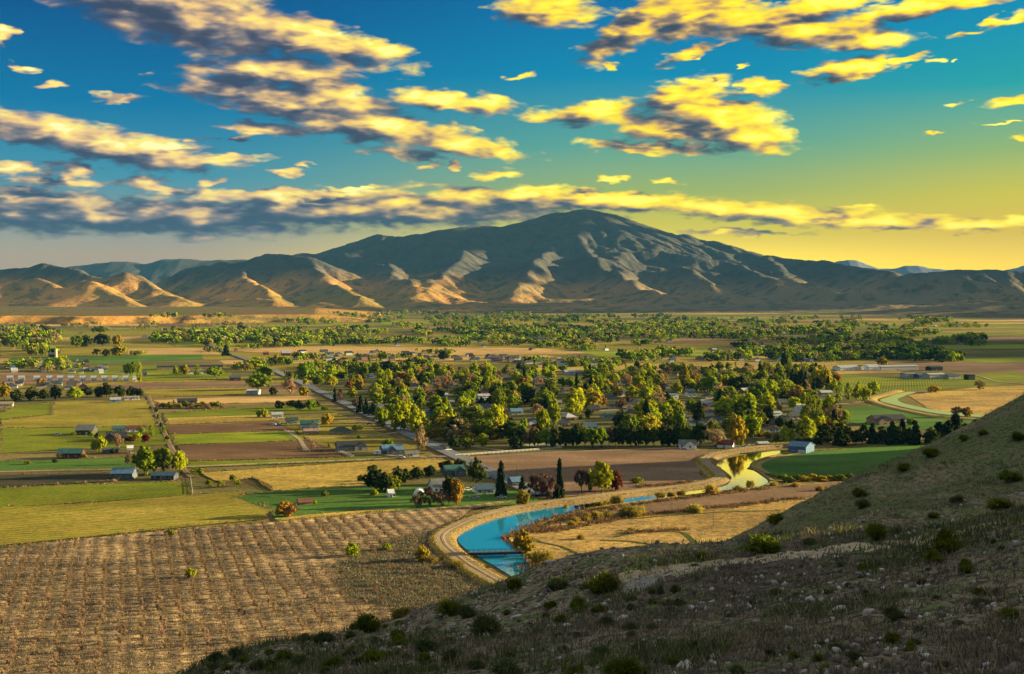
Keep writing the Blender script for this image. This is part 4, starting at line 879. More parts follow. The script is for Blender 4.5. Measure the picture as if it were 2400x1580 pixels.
def place_trees():
    for tok in TREES.replace('\n', ';').split(';'):
        q = tok.split()
        if len(q) == 5: tree(q[0], float(q[1]), float(q[2]), float(q[3]), float(q[4]))
    # the dark windbreak behind the ploughed field
    x = 1222
    while x < 1625:
        k = rng.choice(['dark', 'dark', 'dark', 'green', 'brown']); w = rng.uniform(24, 34)
        tree(k, x, 1050 - (x - 1222) * .004 + rng.uniform(-5, 1), w, rng.uniform(36, 50)); x += w * .62
    # fill of gardens in the town
    kinds = ['lime', 'green', 'dark', 'gold', 'bare', 'brown', 'orange', 'olive', 'conifer', 'poplar', 'red']
    n = 0
    while n < 470:
        py = 868 + (1035 - 868) * rng.random() ** 1.25; px = rng.uniform(745 + (py - 868) * 1.75, 1960 + 8 * math.sin(n))
        if px < 745 + max(0, (py - 905)) * 2.15 + 28: continue
        s = 16 + (py - 868) * .15
        if any(abs(px - hx) < hw * .62 + s * .34 and -3 < py - hy < s * 1.15 for hx, hy, hw in HOUSE_PX): continue
        k = rng.choices(kinds, [15, 12, 6, 2.2, 3.2, .8, .5, 7, 2.2, 2.4, .3])[0]
        ws = s * rng.uniform(.75, 1.3) * (.45 if k == 'poplar' else .7 if k == 'conifer' else 1)
        tree(k, px, py, ws, s * rng.uniform(.8, 1.25) * (1.5 if k in ('poplar', 'conifer') else 1)); n += 1
    # hedge of olive bushes beside the lane, willows along the canal
    for i in range(13): tree('olive' if i % 3 else 'bare', 372 + i * 12.6 + rng.uniform(-3, 3), 957 + rng.uniform(-2, 1.5), rng.uniform(13, 20), rng.uniform(11, 17))
    for px, py, w, h in [(1483,1212,38,32),(1458,1213,26,24),(1505,1206,20,22),(1425,1216,24,24),(1398,1218,26,24),(1372,1222,26,24),(1350,1226,22,20),(1338,1236,22,18),(1624,1204,34,30),(1664,1160,28,30),(1596,1164,16,20),(1574,1166,14,16),(1545,1166,24,18),(1735,1152,26,16),(1759,1142,14,20),(1815,1140,18,16),(1865,1142,22,14),(1920,1152,18,18),(1990,1140,24,16),(1272,1322,36,38),(1250,1312,22,22),(1070,1332,38,24),(1012,1320,30,22),(1445,1182,22,26),(1328,1192,10,12),(1362,1266,18,20),(1510,1310,16,20),(1480,1246,14,14)]:
        tree('yshrub', px, py, w, h)
    tree('gold', 1226, 1302, 46, 50); tree('gold', 990, 1318, 32, 36); tree('lime', 826, 1306, 32, 30); tree('lime', 906, 1292, 20, 17); tree('lime', 448, 1356, 26, 22); tree('olive', 398, 1256, 20, 14)
    for px, py in [(1905,1128),(1925,1130),(1945,1127),(1968,1129),(1990,1126),(2012,1128),(2036,1124),(2058,1120),(2080,1116),(1885,1130),(1868,1128),(1850,1130),(1836,1128)]:
        tree('gold' if px % 2 else 'olive', px, py, rng.uniform(20, 28), rng.uniform(12, 17))
    for px, py in [(490,1140),(517,1143),(556,1140),(545,1128),(455,1110),(470,1112),(760,1165)]: tree('olive', px, py, 16, 14)
place_trees()
# far groves: thousands of small crowns, one object
def woodland():
    st = np.random.RandomState(4); protos = {}
    kinds = ['lime', 'green', 'dark', 'bare', 'olive', 'brown', 'gold', 'poplar', 'conifer']
    for k in kinds: protos[k] = [crown_np(LEAF[k][0], 300 + j, .22) for j in range(3)]
    bands = []
    def band(x0, y0, x1, y1, n, th, h0, h1): bands.append((x0, y0, x1, y1, n, th, h0, h1))
    band(0, 792, 110, 832, 34, 0, 14, 20); band(0, 778, 130, 790, 22, 0, 12, 17); band(340, 785, 480, 805, 46, 0, 13, 19); band(480, 778, 700, 812, 130, 0, 13, 20); band(700, 790, 860, 815, 34, 0, 10, 15)
    band(860, 800, 980, 812, 18, 0, 10, 14); band(1020, 785, 1250, 812, 60, 0, 10, 15); band(1100, 765, 1250, 785, 46, 0, 8, 13); band(1200, 768, 1540, 790, 130, 0, 9, 14); band(1270, 805, 1400, 822, 26, 0, 10, 15)
    band(1480, 760, 1700, 776, 70, 0, 9, 12); band(1540, 775, 1800, 795, 90, 0, 10, 14); band(1480, 828, 1600, 848, 30, 0, 14, 22); band(1600, 826, 1960, 846, 86, 0, 14, 22); band(1850, 770, 1960, 785, 34, 0, 10, 16)
    band(1940, 785, 2120, 800, 44, 0, 11, 16); band(1930, 810, 2120, 820, 44, 0, 12, 18); band(1980, 828, 2070, 842, 20, 0, 12, 20); band(2060, 826, 2230, 848, 44, 1, 18, 28); band(2120, 780, 2240, 795, 26, 0, 10, 15); band(2200, 790, 2300, 812, 34, 0, 12, 17)
    band(2240, 752, 2160, 762, 20, 0, 8, 12); band(480, 742, 560, 756, 10, 0, 8, 11); band(720, 742, 830, 760, 36, 0, 9, 14); band(830, 735, 1250, 758, 170, 2, 5, 9); band(1250, 742, 1560, 758, 110, 2, 6, 10); band(1560, 745, 2200, 765, 90, 2, 6, 9)
    band(640, 748, 700, 756, 16, 0, 8, 12); band(0, 760, 720, 776, 90, 3, 5, 9); band(330, 738, 420, 746, 8, 0, 8, 13); band(690, 845, 1000, 872, 34, 0, 12, 20); band(1000, 846, 1450, 862, 36, 0, 10, 16); band(40, 850, 200, 872, 26, 0, 10, 16)
    band(500, 840, 780, 900, 44, 0, 13, 20); band(0, 800, 2300, 850, 70, 0, 8, 12); band(900, 772, 2250, 790, 150, 1, 8, 13); band(860, 760, 2300, 772, 120, 0, 7, 11); band(1300, 790, 2250, 815, 90, 0, 11, 16); band(560, 775, 1000, 800, 70, 0, 10, 15)
    Vs = []; Fs = []; Ms = []; b = 0
    for (x0, y0, x1, y1, n, th, h0, h1) in bands:
        cx = st.uniform(x0, x1, max(2, n // 5)); cy = st.uniform(y0, y1, max(2, n // 5))
        for i in range(int(n * 3.1)):
            j = i % len(cx); px = cx[j] + st.normal() * 17; py = np.clip(cy[j] + st.normal() * 1.8, y0 - 2, y1 + 2)
            w8 = {0: [5, 6, 5, 3, 4, 3, 1.5, 1, 1], 1: [1, 5, 9, 0, 2, 1, 0, 0, 5], 2: [1, 6, 6, 3, 5, 3, .3, .3, .5], 3: [0, 1, 3, 4, 4, 5, 0, 0, 0]}[th]
            k = rng.choices(range(9), w8)[0]; z = 28 if (px < 620 and py < 745) else 0
            p = P(px, py, z); s = p.y / F_; h = st.uniform(h0, h1) * 1.18 * s; w = h * st.uniform(.8, 1.5) * (.5 if kinds[k] in ('poplar', 'conifer') else 1)
            v, f = protos[kinds[k]][st.randint(3)]; a = st.uniform(0, 6.28); c_, s_ = math.cos(a), math.sin(a)
            q = np.stack([(v[:, 0] * c_ - v[:, 1] * s_) * w, (v[:, 0] * s_ + v[:, 1] * c_) * w, v[:, 2] * h - h * .1], 1) + [p.x, p.y, z]
            Vs.append(q); Fs.append(f + b); b += len(v); Ms.append(np.full(len(f), k))
    me = mesh_np('woodland', np.concatenate(Vs), np.concatenate(Fs), [LEAF[k][1] for k in kinds], np.concatenate(Ms))
    tag(link('woodland', me), 'far groves of small trees across the valley floor', kind='stuff')
woodland()
# young orchard rows, lower left
def ordw(n):
    a = ['first', 'second', 'third', 'fourth', 'fifth', 'sixth', 'seventh', 'eighth', 'ninth', 'tenth', 'eleventh', 'twelfth', 'thirteenth', 'fourteenth', 'fifteenth', 'sixteenth', 'seventeenth', 'eighteenth', 'nineteenth']
    if n < 19: return a[n]
    n += 1; t_ = {2: ('twentieth', 'twenty-'), 3: ('thirtieth', 'thirty-'), 4: ('fortieth', 'forty-')}[n // 10]
    return t_[0] if n % 10 == 0 else t_[1] + a[n % 10 - 1]
def orchard():
    m1 = mat_leaf('twig_red', (0.33, 0.24, 0.15), (0.22, 0.15, 0.10), .15, .04); protos = []
    for i in range(4):
        v, f = crown_np('sapling', 50 + i, 2.6); mb = MB(); mb.tube((0, 0, -.05), (0, 0, .55), .03, .015, 5)
        tv = np.array(mb.v); tf = []
        for q in mb.f:
            for j in range(1, len(q) - 1): tf.append([q[0], q[j], q[j + 1]])
        V, Fc = join((v, f), (tv, np.array(tf))); protos.append(mesh_np('sapling', V, Fc, [m1, BARK], [0] * len(f) + [1] * len(tf)))
    d = Vector((-math.sin(ROW), math.cos(ROW), 0)); e = Vector((math.cos(ROW), math.sin(ROW), 0)); spots = []
    O = P(20, 1560, 0)
    for i in range(-16, 26):
        for j in range(-10, 80):
            q = O + e * (i * 6.4) + d * (j * 3.3); r = ray_px(q)
            if r and -10 < r[0] < 1080 and 1195 + (1080 - r[0]) * .085 < r[1] < 1600 and r[1] < 1560 - (r[0] - 450) * .28 + (0 if r[0] > 450 else 60):
                if r[0] > 400 and rng.random() < (r[0] - 400) / 1000: continue
                if rng.random() < .16 or mnoise.noise(q * .02) < -.28: continue
                spots.append((q, r, i, j))
    spots.sort(key=lambda s: -s[1][1]); big = spots[:300]; rest = spots[300:]
    rowid = {i: k for k, i in enumerate(sorted({b_[2] for b_ in big}))}
    lows = {}
    for b_ in sorted(big, key=lambda b_: b_[3]): lows.setdefault(b_[2], []).append(b_[3])
    for q, r, i, j in big:
        o = link('orchard_sapling', rng.choice(protos), None, (q.x + rng.gauss(0, .6), q.y + rng.gauss(0, .9), .1), rng.uniform(0, 6), (1, 1, 1))
        s = rng.uniform(1.5, 3.6); o.scale = (s * 1.3, s * 1.3, s); tag(o, 'twiggy young orchard tree, %s row from the left, %s tree up that row' % (ordw(rowid[i]), ordw(lows[i].index(j))), 'sapling', 'young trees in the orchard rows')
    Vs = []; Fs = []; b = 0
    for q, r, i, j in rest:
        me = rng.choice(protos); v = np.empty(len(me.vertices) * 3); me.vertices.foreach_get('co', v); v = v.reshape(-1, 3)
        f = np.empty(len(me.loops), np.int32); me.loops.foreach_get('vertex_index', f); f = f.reshape(-1, 3); s = rng.uniform(2.0, 3.4)
        Vs.append(v * [s * 1.3, s * 1.3, s] + [q.x + rng.uniform(-.5, .5), q.y + rng.uniform(-.5, .5), .1]); Fs.append(f + b); b += len(v)
    if Vs: tag(link('orchard_rows', mesh_np('orchard_rows', np.concatenate(Vs), np.concatenate(Fs), [m1])), 'farther rows of reddish young orchard trees', kind='stuff')
def ray_px(q):
    v = Vector((q.x, q.y, q.z - CAMZ)); f = Vector((0, cp, -sp_)); u = Vector((0, sp_, cp)); dz = v.dot(f)
    if dz <= 1: return None
    return (1200 + F_ * v.x / dz, 790 - F_ * v.dot(u) / dz)
orchard()
# dry scrub and tussocks on the rough ground
def tussocks(name, label, spots, hgt, mats, seed, blades=7, spread=.5, width=.09):
    st = np.random.RandomState(seed); S = np.asarray(spots, float); n = len(S)
    S = np.repeat(S, blades, 0); m = len(S); h = st.uniform(*hgt, n).repeat(blades) * st.uniform(.5, 1, m)
    base = S + np.stack([st.normal(size=m) * spread * .5, st.normal(size=m) * spread * .5, np.zeros(m)], 1)
    lean = st.normal(size=(m, 2)) * .35 * h[:, None]; a = st.uniform(0, 3.14, m); w = width * h * st.uniform(.7, 1.6, m)
    dx = np.stack([np.cos(a) * w, np.sin(a) * w, np.zeros(m)], 1); top = base + np.stack([lean[:, 0], lean[:, 1], h], 1)
    V = np.stack([base - dx, base + dx, top], 1).reshape(-1, 3); mi = st.randint(0, len(mats), n).repeat(blades)
    tag(link(name, mesh_np(name, V, np.arange(m * 3).reshape(m, 3), mats, mi)), label, kind='stuff')
dry1 = mat_leaf('dry_grass_blade', (0.44, 0.31, 0.16), (0.28, 0.195, 0.11), .3); dry2 = mat_leaf('scrub_blade', (0.20, 0.14, 0.08), (0.12, 0.09, 0.05), .2)
grn = mat_leaf('green_grass_blade', (0.14, 0.20, 0.05), (0.08, 0.125, 0.035), .3); grey = mat_leaf('grey_scrub_blade', (0.16, 0.16, 0.11), (0.09, 0.10, 0.07), .2)
def scatter_px(n, poly, seed, z=.1):
    st = np.random.RandomState(seed); xs = [p[0] for p in poly]; ys = [p[1] for p in poly]; out = []
    def ins(x, y):
        c = False; j = len(poly) - 1
        for i in range(len(poly)):
            if (poly[i][1] > y) != (poly[j][1] > y) and x < (poly[j][0] - poly[i][0]) * (y - poly[i][1]) / (poly[j][1] - poly[i][1]) + poly[i][0]: c = not c
            j = i
        return c
    while len(out) < n:
        x = st.uniform(min(xs), max(xs)); y = st.uniform(min(ys), max(ys))
        if ins(x, y): p = P(x, y, z); out.append((p.x, p.y, z))
    return out
tussocks('scrub', 'low tan scrub and tussocks over the rough ground', scatter_px(46000, [(-60,1290),(320,1252),(600,1230),(900,1202),(1110,1186),(1100,1200),(1000,1262),(1030,1330),(1180,1400),(700,1640),(-60,1640)], 1), (.3, 1.2), [dry1, dry1, grey, dry2, dry2], 2, 7, 1.6, .2)
tussocks('scrub', 'dry tussocks between the canal and the hillside', scatter_px(13000, [(1290,1290),(1240,1262),(1300,1232),(1500,1190),(1780,1150),(2000,1120),(2150,1120),(1700,1290),(1350,1380)], 3), (.35, .95), [dry1, dry1, dry2], 4, 6, 1.2, .22)
tussocks('scrub', 'grey brush in the hollow below the canal road', scatter_px(6000, [(860,1290),(1000,1240),(1030,1260),(1050,1320),(1180,1390),(950,1440),(820,1400),(780,1330)], 5), (.6, 1.7), [grey, grey, dry2], 6, 8, 1.5, .2)
tussocks('verge_grass', 'sunlit grass fringe along the canal road', [(p.x + o * (cpts[min(i+1,len(cpts)-1)] - cpts[max(i-1,0)]).normalized().y + random.Random(i*7+k).uniform(-.5,.5), p.y - o * (cpts[min(i+1,len(cpts)-1)] - cpts[max(i-1,0)]).normalized().x + random.Random(i*9+k).uniform(-1,1), 1.3 if abs(o) > 4.2 else 1.7) for i, p in enumerate(cpts) for k, o in enumerate((-5.2, -4.4, -3.9, 3.4, 3.9, -4.8, 3.7))], (.4, 1.0), [mat_leaf('gold_grass_blade', (0.62, 0.44, 0.06), (0.42, 0.30, 0.05), .3), dry1], 8, 8, 1.0, .2)
def margins():
    pts = []; r = random.Random(31)
    for k, poly in FIELDS[15:]:
        n = len(poly)
        for i in range(n):
            if r.random() < .25: continue
            a = P(*poly[i], .1); b = P(*poly[(i + 1) % n], .1); L = (b - a).length
            if L < 25 or a.y > 2300: continue
            for j in range(int(L * 1.1)):
                p = a.lerp(b, r.random()); w_ = mnoise.noise(Vector((p.x * .03, p.y * .03, i)))
                if w_ > -.15: pts.append((p.x + r.gauss(0, .8), p.y + r.gauss(0, .9), .1))
    tussocks('verge_weeds', 'weeds and rank grass along the field margins', pts, (.4, 1.5), [dry1, grn, dry2, grn], 14, 7, 1.3, .25)
margins()
def bank_brush():
    pts = []; r = random.Random(8)
    for line, n, sp in (([(1190,1262),(1232,1251),(1290,1247),(1350,1236),(1420,1223),(1500,1211),(1565,1203)], 700, 2.2), ([(1600,1200),(1700,1190),(1800,1178),(1870,1170)], 420, 2.2), ([(1225,1250),(1290,1226),(1350,1208),(1420,1196)], 600, 3.5), ([(1400,1196),(1520,1180),(1650,1164),(1790,1146)], 500, 2.0), ([(1470,1252),(1530,1247),(1600,1243)], 160, 1.8), ([(1260,1330),(1300,1352),(1330,1372)], 400, 3.5), ([(1500,1142),(1560,1138),(1620,1132)], 200, 2.5)):
        q = spline([P(x, y, .1) for x, y in line], 2)
        for _ in range(n): p = r.choice(q); pts.append((p.x + r.gauss(0, sp), p.y + r.gauss(0, sp), .1))
    tussocks('bank_brush', 'dark brown brush lining the canal banks and ditches', pts, (.8, 2.3), [dry2, mat_leaf('brush_dark', (0.09, 0.06, 0.045), (0.05, 0.04, 0.03), .15), mat_leaf('brush_rust', (0.26, 0.12, 0.06), (0.15, 0.08, 0.04), .2)], 19, 9, 1.2, .16)
bank_brush()
# grass, stones and bushes on the foreground hill
def hill_cover():
    st = np.random.RandomState(21); n = 52000
    px = st.uniform(250, 2450, n); D = np.exp(st.uniform(math.log(20), math.log(160), n)); X = (px - 1200) / F_ * D; Z = hill_z(X, D)
    dens = fbm(X / 7, D / 7, 5, 3); keep = dens > st.uniform(-.5, .35, n); X, Y, Z = X[keep], D[keep], Z[keep]
    g = fbm(X / 5, Y / 5, 33, 3) + .30 * np.exp(-((Y - 52) / 8) ** 2) * (X > 3)
    a = np.stack([X, Y, Z - .02], 1); k = g > .12; k2 = (g <= .12) & (g > -.12)
    hb = [mat_leaf('hill_dry_blade', (0.42, 0.35, 0.21), (0.28, 0.23, 0.15), .25), mat_leaf('hill_scrub_blade', (0.20, 0.16, 0.12), (0.13, 0.11, 0.08), .2)]
    tussocks('hill_grass', 'green spring grass on the foreground hillside', a[k], (.14, .42), [grn, grn, grey, hb[0]], 3, 12, .5, .08)
    tussocks('hill_grass', 'dry bunch grass on the foreground hillside', a[~k], (.08, .28), hb + [grey], 4, 9, .5, .10)
    # pebbles
    m = 9000; px = st.uniform(500, 2450, m); D = np.exp(st.uniform(math.log(22), math.log(95), m)); X = (px - 1200) / F_ * D; kz = fbm(X / 4, D / 4, 55, 2) > .05
    X = X[kz]; D = D[kz]; Z = hill_z(X, D); v, f = ico()[1]; v = v[:]; r = st.uniform(.025, .095, len(X)) * st.choice([1, 1, 1.6], len(X))
    nv = len(v); V = (v[None] * (1 + .35 * st.uniform(-1, 1, (len(X), nv)))[..., None] * r[:, None, None] * st.uniform(.6, 1.4, (len(X), 1, 3)) + np.stack([X, D, Z + r * .2], 1)[:, None]).reshape(-1, 3)
    Fc = (f[None] + (np.arange(len(X)) * nv)[:, None, None]).reshape(-1, 3)
    rm = mat('pale_stone', (0.48, 0.46, 0.43), .9, .4, 2); tag(link('pebbles', mesh_np('pebbles', V, Fc, [rm, mat('dark_stone', (0.16, 0.13, 0.11), .9, .4, 2)], np.repeat(st.choice([0, 1, 1], len(X)), len(f)))), 'small loose stones strewn over the slope', kind='stuff')
    # bigger rocks, each its own
    protos = []
    for i in range(6):
        q = np.random.RandomState(i + 70); v0, f0 = ico()[0]; w = v0 * (1 + .28 * q.uniform(-1, 1, len(v0)))[:, None] * [1, .6, .45]; protos.append(mesh_np('rock', w, f0, [rm]))
    named = [(1848,1478,20,26,'long pale'),(1965,1430,22,16,''),(1835,1384,10,8,''),(1856,1387,6,6,''),(1872,1400,26,12,''),(1968,1432,36,26,''),(2038,1440,30,30,''),(2056,1438,12,10,''),(1890,1438,10,14,''),(2014,1348,14,9,''),(2284,1372,20,12,''),(2365,1312,9,9,''),(2335,1515,22,34,''),(2318,1504,16,16,''),(2396,1510,22,24,''),(1628,1334,34,10,''),(1560,1350,28,8,''),(1712,1368,8,26,''),(1740,1365,8,10,''),(1460,1448,26,12,''),(1446,1455,20,8,''),(1300,1450,22,10,''),(1210,1448,28,8,''),(1250,1530,18,10,''),(1120,1480,10,6,''),(900,1520,16,8,'')]
    for i in range(90):
        px = st.uniform(700, 2390); named.append((px, st.uniform(1400 + max(0, 1200 - px) * .14, 1570), st.uniform(6, 15), st.uniform(4, 9), ''))
    for i, (x, y, w, h, _) in enumerate(named):
        p = hill_hit(x, y)
        if p is None: continue
        s = p.y / F_; o = link('rock', protos[i % 6], None, p, st.uniform(-.6, .6), (w * s * .5, w * s * .45, h * s * .95)); o.rotation_euler = (st.uniform(-.2, .2), st.uniform(-.5, .5), st.uniform(-.5, .5))
        PLANTS.append((o, 'rock', x, y, w, h)); o['category'] = 'rock'
hill_cover()
BUSH = """sage 1145 1490 75 62;bitter 2215 1296 78 60;bitter 2048 1266 50 52;bitter 1788 1300 72 48;bitter 1410 1388 70 50;sage 1310 1382 46 34;bitter 1208 1384 42 36;bitter 1050 1440 60 42;sage 1095 1448 46 34;gold 940 1440 46 24;bitter 1360 1430 40 36
bitter 865 1478 56 42;sage 1546 1392 22 26;bitter 1530 1392 20 18;sage 760 1512 50 36;bitter 815 1496 30 22;sage 600 1570 40 26;bitter 925 1500 40 30;bitter 935 1516 34 28;sage 1002 1530 54 36;bitter 880 1558 60 44;sage 705 1560 44 34;bitter 660 1548 46 30
bitter 1450 1598 84 62;bitter 1348 1590 46 34;sage 1190 1590 80 50;sage 1120 1570 44 30;bitter 1500 1580 36 28;bitter 2088 1512 38 38;bitter 2130 1528 32 30;bitter 2190 1322 44 34;bitter 2262 1342 44 34;sage 2090 1446 42 34;sage 930 1540 36 24;bitter 990 1560 34 30
bitter 2186 1072 40 26;bitter 2118 1102 32 18;bitter 2016 1166 32 22;bitter 1814 1232 38 30;bitter 1648 1312 34 24;bitter 2262 1032 24 14;sage 2020 1190 40 24;bitter 2340 1190 70 30;bitter 2370 1130 46 28;bitter 2190 1216 30 16;sage 2240 1180 44 22;bitter 2300 1020 26 16
bitter 2385 1032 30 22;sage 1480 1410 26 18;sage 1420 1470 40 30;sage 1400 1545 50 36;sage 1310 1495 24 14;sage 1240 1470 18 12;bitter 530 1575 30 22;bitter 780 1572 44 34;sage 1640 1520 40 26;bitter 1860 1545 36 28;sage 1960 1530 36 24;bitter 2360 1450 50 34;sage 2300 1420 40 26
bitter 1630 1330 22 14;sage 2100 1250 30 18;sage 1900 1275 34 18;bitter 2020 1335 30 20;bitter 1930 1580 40 30;sage 2210 1575 46 30;sage 1730 1580 40 28;bitter 1580 1560 40 28;sage 820 1540 34 22;sage 1060 1510 30 20;bitter 640 1578 34 24"""
def bushes():
    extra = []; q_ = random.Random(9)
    while len(extra) < 120:
        x = q_.uniform(480, 2400); y = q_.uniform(1380 + max(0, 1300 - x) * .20, 1585)
        if x > 1700 and q_.random() < .3: y = q_.uniform(1330 - (x - 1700) * .12, 1400)
        w_ = q_.uniform(14, 40) * (.6 + (y - 1300) / 500); extra.append('%s %d %d %d %d' % (q_.choice(['sage', 'sage', 'bitter']), x, y, w_, w_ * q_.uniform(.5, .8)))
    for tok in (BUSH + ';' + ';'.join(extra)).replace('\n', ';').split(';'):
        k, x, y, w, h = tok.split(); x, y, w, h = map(float, (x, y, w, h))
        p = None; yy = y
        while p is None and yy < 1700: p = hill_hit(x, yy); yy += 6
        if p is None: continue
        s = p.y / F_; kk = 'yshrub' if k == 'gold' else k
        o = link(LEAF[kk][3], crown_me(kk, rng.randrange(6)), None, (p.x, p.y, p.z - .05), rng.uniform(0, 6), (w * s / .95, w * s / .95, h * s / .85)); o['category'] = 'bush'
        PLANTS.append((o, 'hb_' + kk, x, y, w, h))
bushes()
# ------------------------------------------------------------------ buildings
PAINT = {'white': (0.80,0.82,0.84), 'cream': (0.62,0.52,0.33), 'grey': (0.26,0.27,0.28), 'tan': (0.34,0.27,0.18), 'pinkish': (0.36,0.24,0.19), 'brick': (0.25,0.12,0.08), 'dark': (0.06,0.06,0.07),
 'red': (0.15,0.03,0.028), 'blue': (0.07,0.15,0.27), 'pale': (0.42,0.45,0.42), 'teal': (0.06,0.20,0.20), 'brown': (0.13,0.08,0.05), 'slate': (0.10,0.12,0.15), 'charcoal': (0.035,0.04,0.05), 'silver': (0.42,0.46,0.50), 'skyblue': (0.16,0.34,0.55), 'rust': (0.22,0.09,0.05), 'green': (0.05,0.11,0.08)}
def wallm(c): return mat('wall_' + c, PAINT[c], .8, .15, .8)
def roofm(c): k = .55 if c in ('blue', 'slate', 'teal', 'green', 'grey', 'skyblue') else .8; return mat('roof_' + c, tuple(q * k for q in PAINT[c]), .6, .28, .5, .3)
GLASS = mat('window_glass', (0.03, 0.05, 0.07), 0.15, spec=.8); TRIM = mat('white_trim', (0.62, 0.62, 0.60), .6); DOORM = mat('door_paint', (0.16, 0.08, 0.05), .6)
GLARE = mat('skylight_sheet', (0.6, 0.62, 0.6), .3)
HM = {}
def shell(L, Dp, H, rise, over, wall, roof, hip=False, flat=False):
    key = ('shell', round(L, 1), round(Dp, 1), H, rise, wall, roof, hip, flat)
    if key in HM: return HM[key]
    w = MB(); a, b = L / 2, Dp / 2
    w.add([(-a,-b,-.3),(a,-b,-.3),(a,b,-.3),(-a,b,-.3),(-a,-b,H),(a,-b,H),(a,b,H),(-a,b,H)], [(0,1,5,4),(1,2,6,5),(2,3,7,6),(3,0,4,7)])
    if not hip and not flat: w.add([(-a,-b,H),(-a,b,H),(-a,0,H+rise),(a,-b,H),(a,b,H),(a,0,H+rise)], [(1,0,2),(3,4,5)])
    r = MB(); o = over; th = .16; dz = rise * o / b if not flat else 0
    if flat: r.box(-a-o, a+o, -b-o, b+o, H + .01, H + .01 + max(.25, rise))
    else:
        e = a + o if not hip else max(.3, a - b)
        z0 = H - dz + .04; z1 = H + rise + .04
        V = [(-a-o,-b-o,z0),(a+o,-b-o,z0),(a+o,b+o,z0),(-a-o,b+o,z0),(-e,0,z1),(e,0,z1)]
        V += [(x, y, z - th) for x, y, z in V]
        r.add(V, [(0,1,5,4),(2,3,4,5),(1,2,5),(3,0,4)] if hip else [(0,1,5,4),(2,3,4,5)])
        r.f += [[i + 6 - 6 for i in (7,6,0,1)], [9,8,2,3], [6,9,3,0], [8,7,1,2]]; r.mi += [0] * 4
        r.f += [[6,10,11,7][::1], [8,11,10,9]] if not hip else [[6,7,8,9]]; r.mi += [0] * (2 if not hip else 1)
        if not hip: r.f += [[0,4,10,6],[4,3,9,10],[1,7,11,5],[5,11,8,2]]; r.mi += [0] * 4
    HM[key] = (w.mesh('walls', [wallm(wall)]), r.mesh('roof', [roofm(roof)])); return HM[key]
def unit(kind, w, h):
    key = (kind, round(w, 1), round(h, 1))
    if key in HM: return HM[key]
    m = MB()
    if kind == 'window': m.box(-w/2, w/2, -.06, .02, 0, h, 0); m.box(-w/2 + .1, w/2 - .1, -.09, -.055, .1, h - .1, 1); HM[key] = m.mesh('window', [TRIM, GLASS])
    if kind == 'door': m.box(-w/2, w/2, -.08, .02, 0, h, 0); m.box(-w/2 + .12, w/2 - .12, -.11, -.07, .05, h - .15, 1); HM[key] = m.mesh('door', [TRIM, DOORM])
    if kind == 'garage':
        for i in range(4): m.box(-w/2, w/2, -.08 - .01 * (i % 2), .02, i * h / 4 + .02, (i + 1) * h / 4 - .03, 0)
        HM[key] = m.mesh('garage_door', [TRIM])
    if kind == 'chimney': m.box(-.4, .4, -.4, .4, 0, h, 0); m.box(-.5, .5, -.5, .5, h, h + .15, 0); HM[key] = m.mesh('chimney', [mat('brick_red', (0.22, .1, .07), .9, .3, 2)])
    return HM[key]
BLD = []
def house(name, cat, px, py, wpx, depth, H, rise, wall, roof, label, rot=None, hip=False, flat=False, win=3, door=True, garage=0, chim=False, parts=True, wing=None, group=None, scale_h=1.0):
    loc = P(px, py, 0); s = loc.y / F_; L = max(2.5, wpx * s)
    o = bpy.data.objects.new(name, None); C.objects.link(o); o.location = (loc.x, loc.y + depth / 2, 0.15); o.rotation_euler = (0, 0, ROW if rot is None else R(rot))
    tag(o, label, cat, group)
    wm_, rm_ = shell(L, depth, H, rise, .5 if L > 7 else .25, wall, roof, hip, flat)
    wo = link('walls', wm_, o); ro = link('roof', rm_, o)
    if parts:
        n = win; gx = L / 2
        used = []
        if garage:
            g = link('garage_door', unit('garage', min(garage, L * .7), min(H - .3, 2.6 if garage < 6 else H - .5)), o, (L / 2 - garage * .5 - .6 if L > garage * 1.6 else 0, -depth / 2 - .02, 0)); gx = L / 2 - garage - .8
        if door and gx > -L / 2 + 1.5: link('door', unit('door', 1.1, 2.1), o, (-L / 2 + (gx + L / 2) * .45, -depth / 2 - .02, 0))
        for i in range(n):
            x = -L / 2 + (gx + L / 2) * (i + .5) / n
            if abs(x - (-L / 2 + (gx + L / 2) * .45)) < 1.2: x += 1.6
            if -L / 2 + .8 < x < gx: link('window', unit('window', 1.5, 1.2), o, (x, -depth / 2 - .02, 1.0))
        if L > 8 and win:
            for yy in (-depth * .22, depth * .22):
                wv = link('window', unit('window', 1.2, 1.1), o, (L / 2 + .02, yy, 1.0)); wv.rotation_euler = (0, 0, R(90))
        if chim: link('chimney', unit('chimney', .8, 1.3), ro, (L * .2, depth * .12, H + rise * .55))
    if wing:   # a projecting gabled wing: (offset, length, depth)
        ox, wl, wd = wing; ox *= L
        wm2, rm2 = shell(wd, wl, H, rise * .9, .4, wall, roof)
        a = link('wing_walls', wm2, o, (ox, -depth / 2 - wd / 2 + .6, 0)); a.rotation_euler = (0, 0, R(90)); b_ = link('wing_roof', rm2, o, (ox, -depth / 2 - wd / 2 + .6, .03)); b_.rotation_euler = (0, 0, R(90))
        if parts: link('window', unit('window', 1.6, 1.3), o, (ox, -depth / 2 - wd + .56, 1.0))
    BLD.append((o, px, py, wpx, wall, roof, cat)); return o
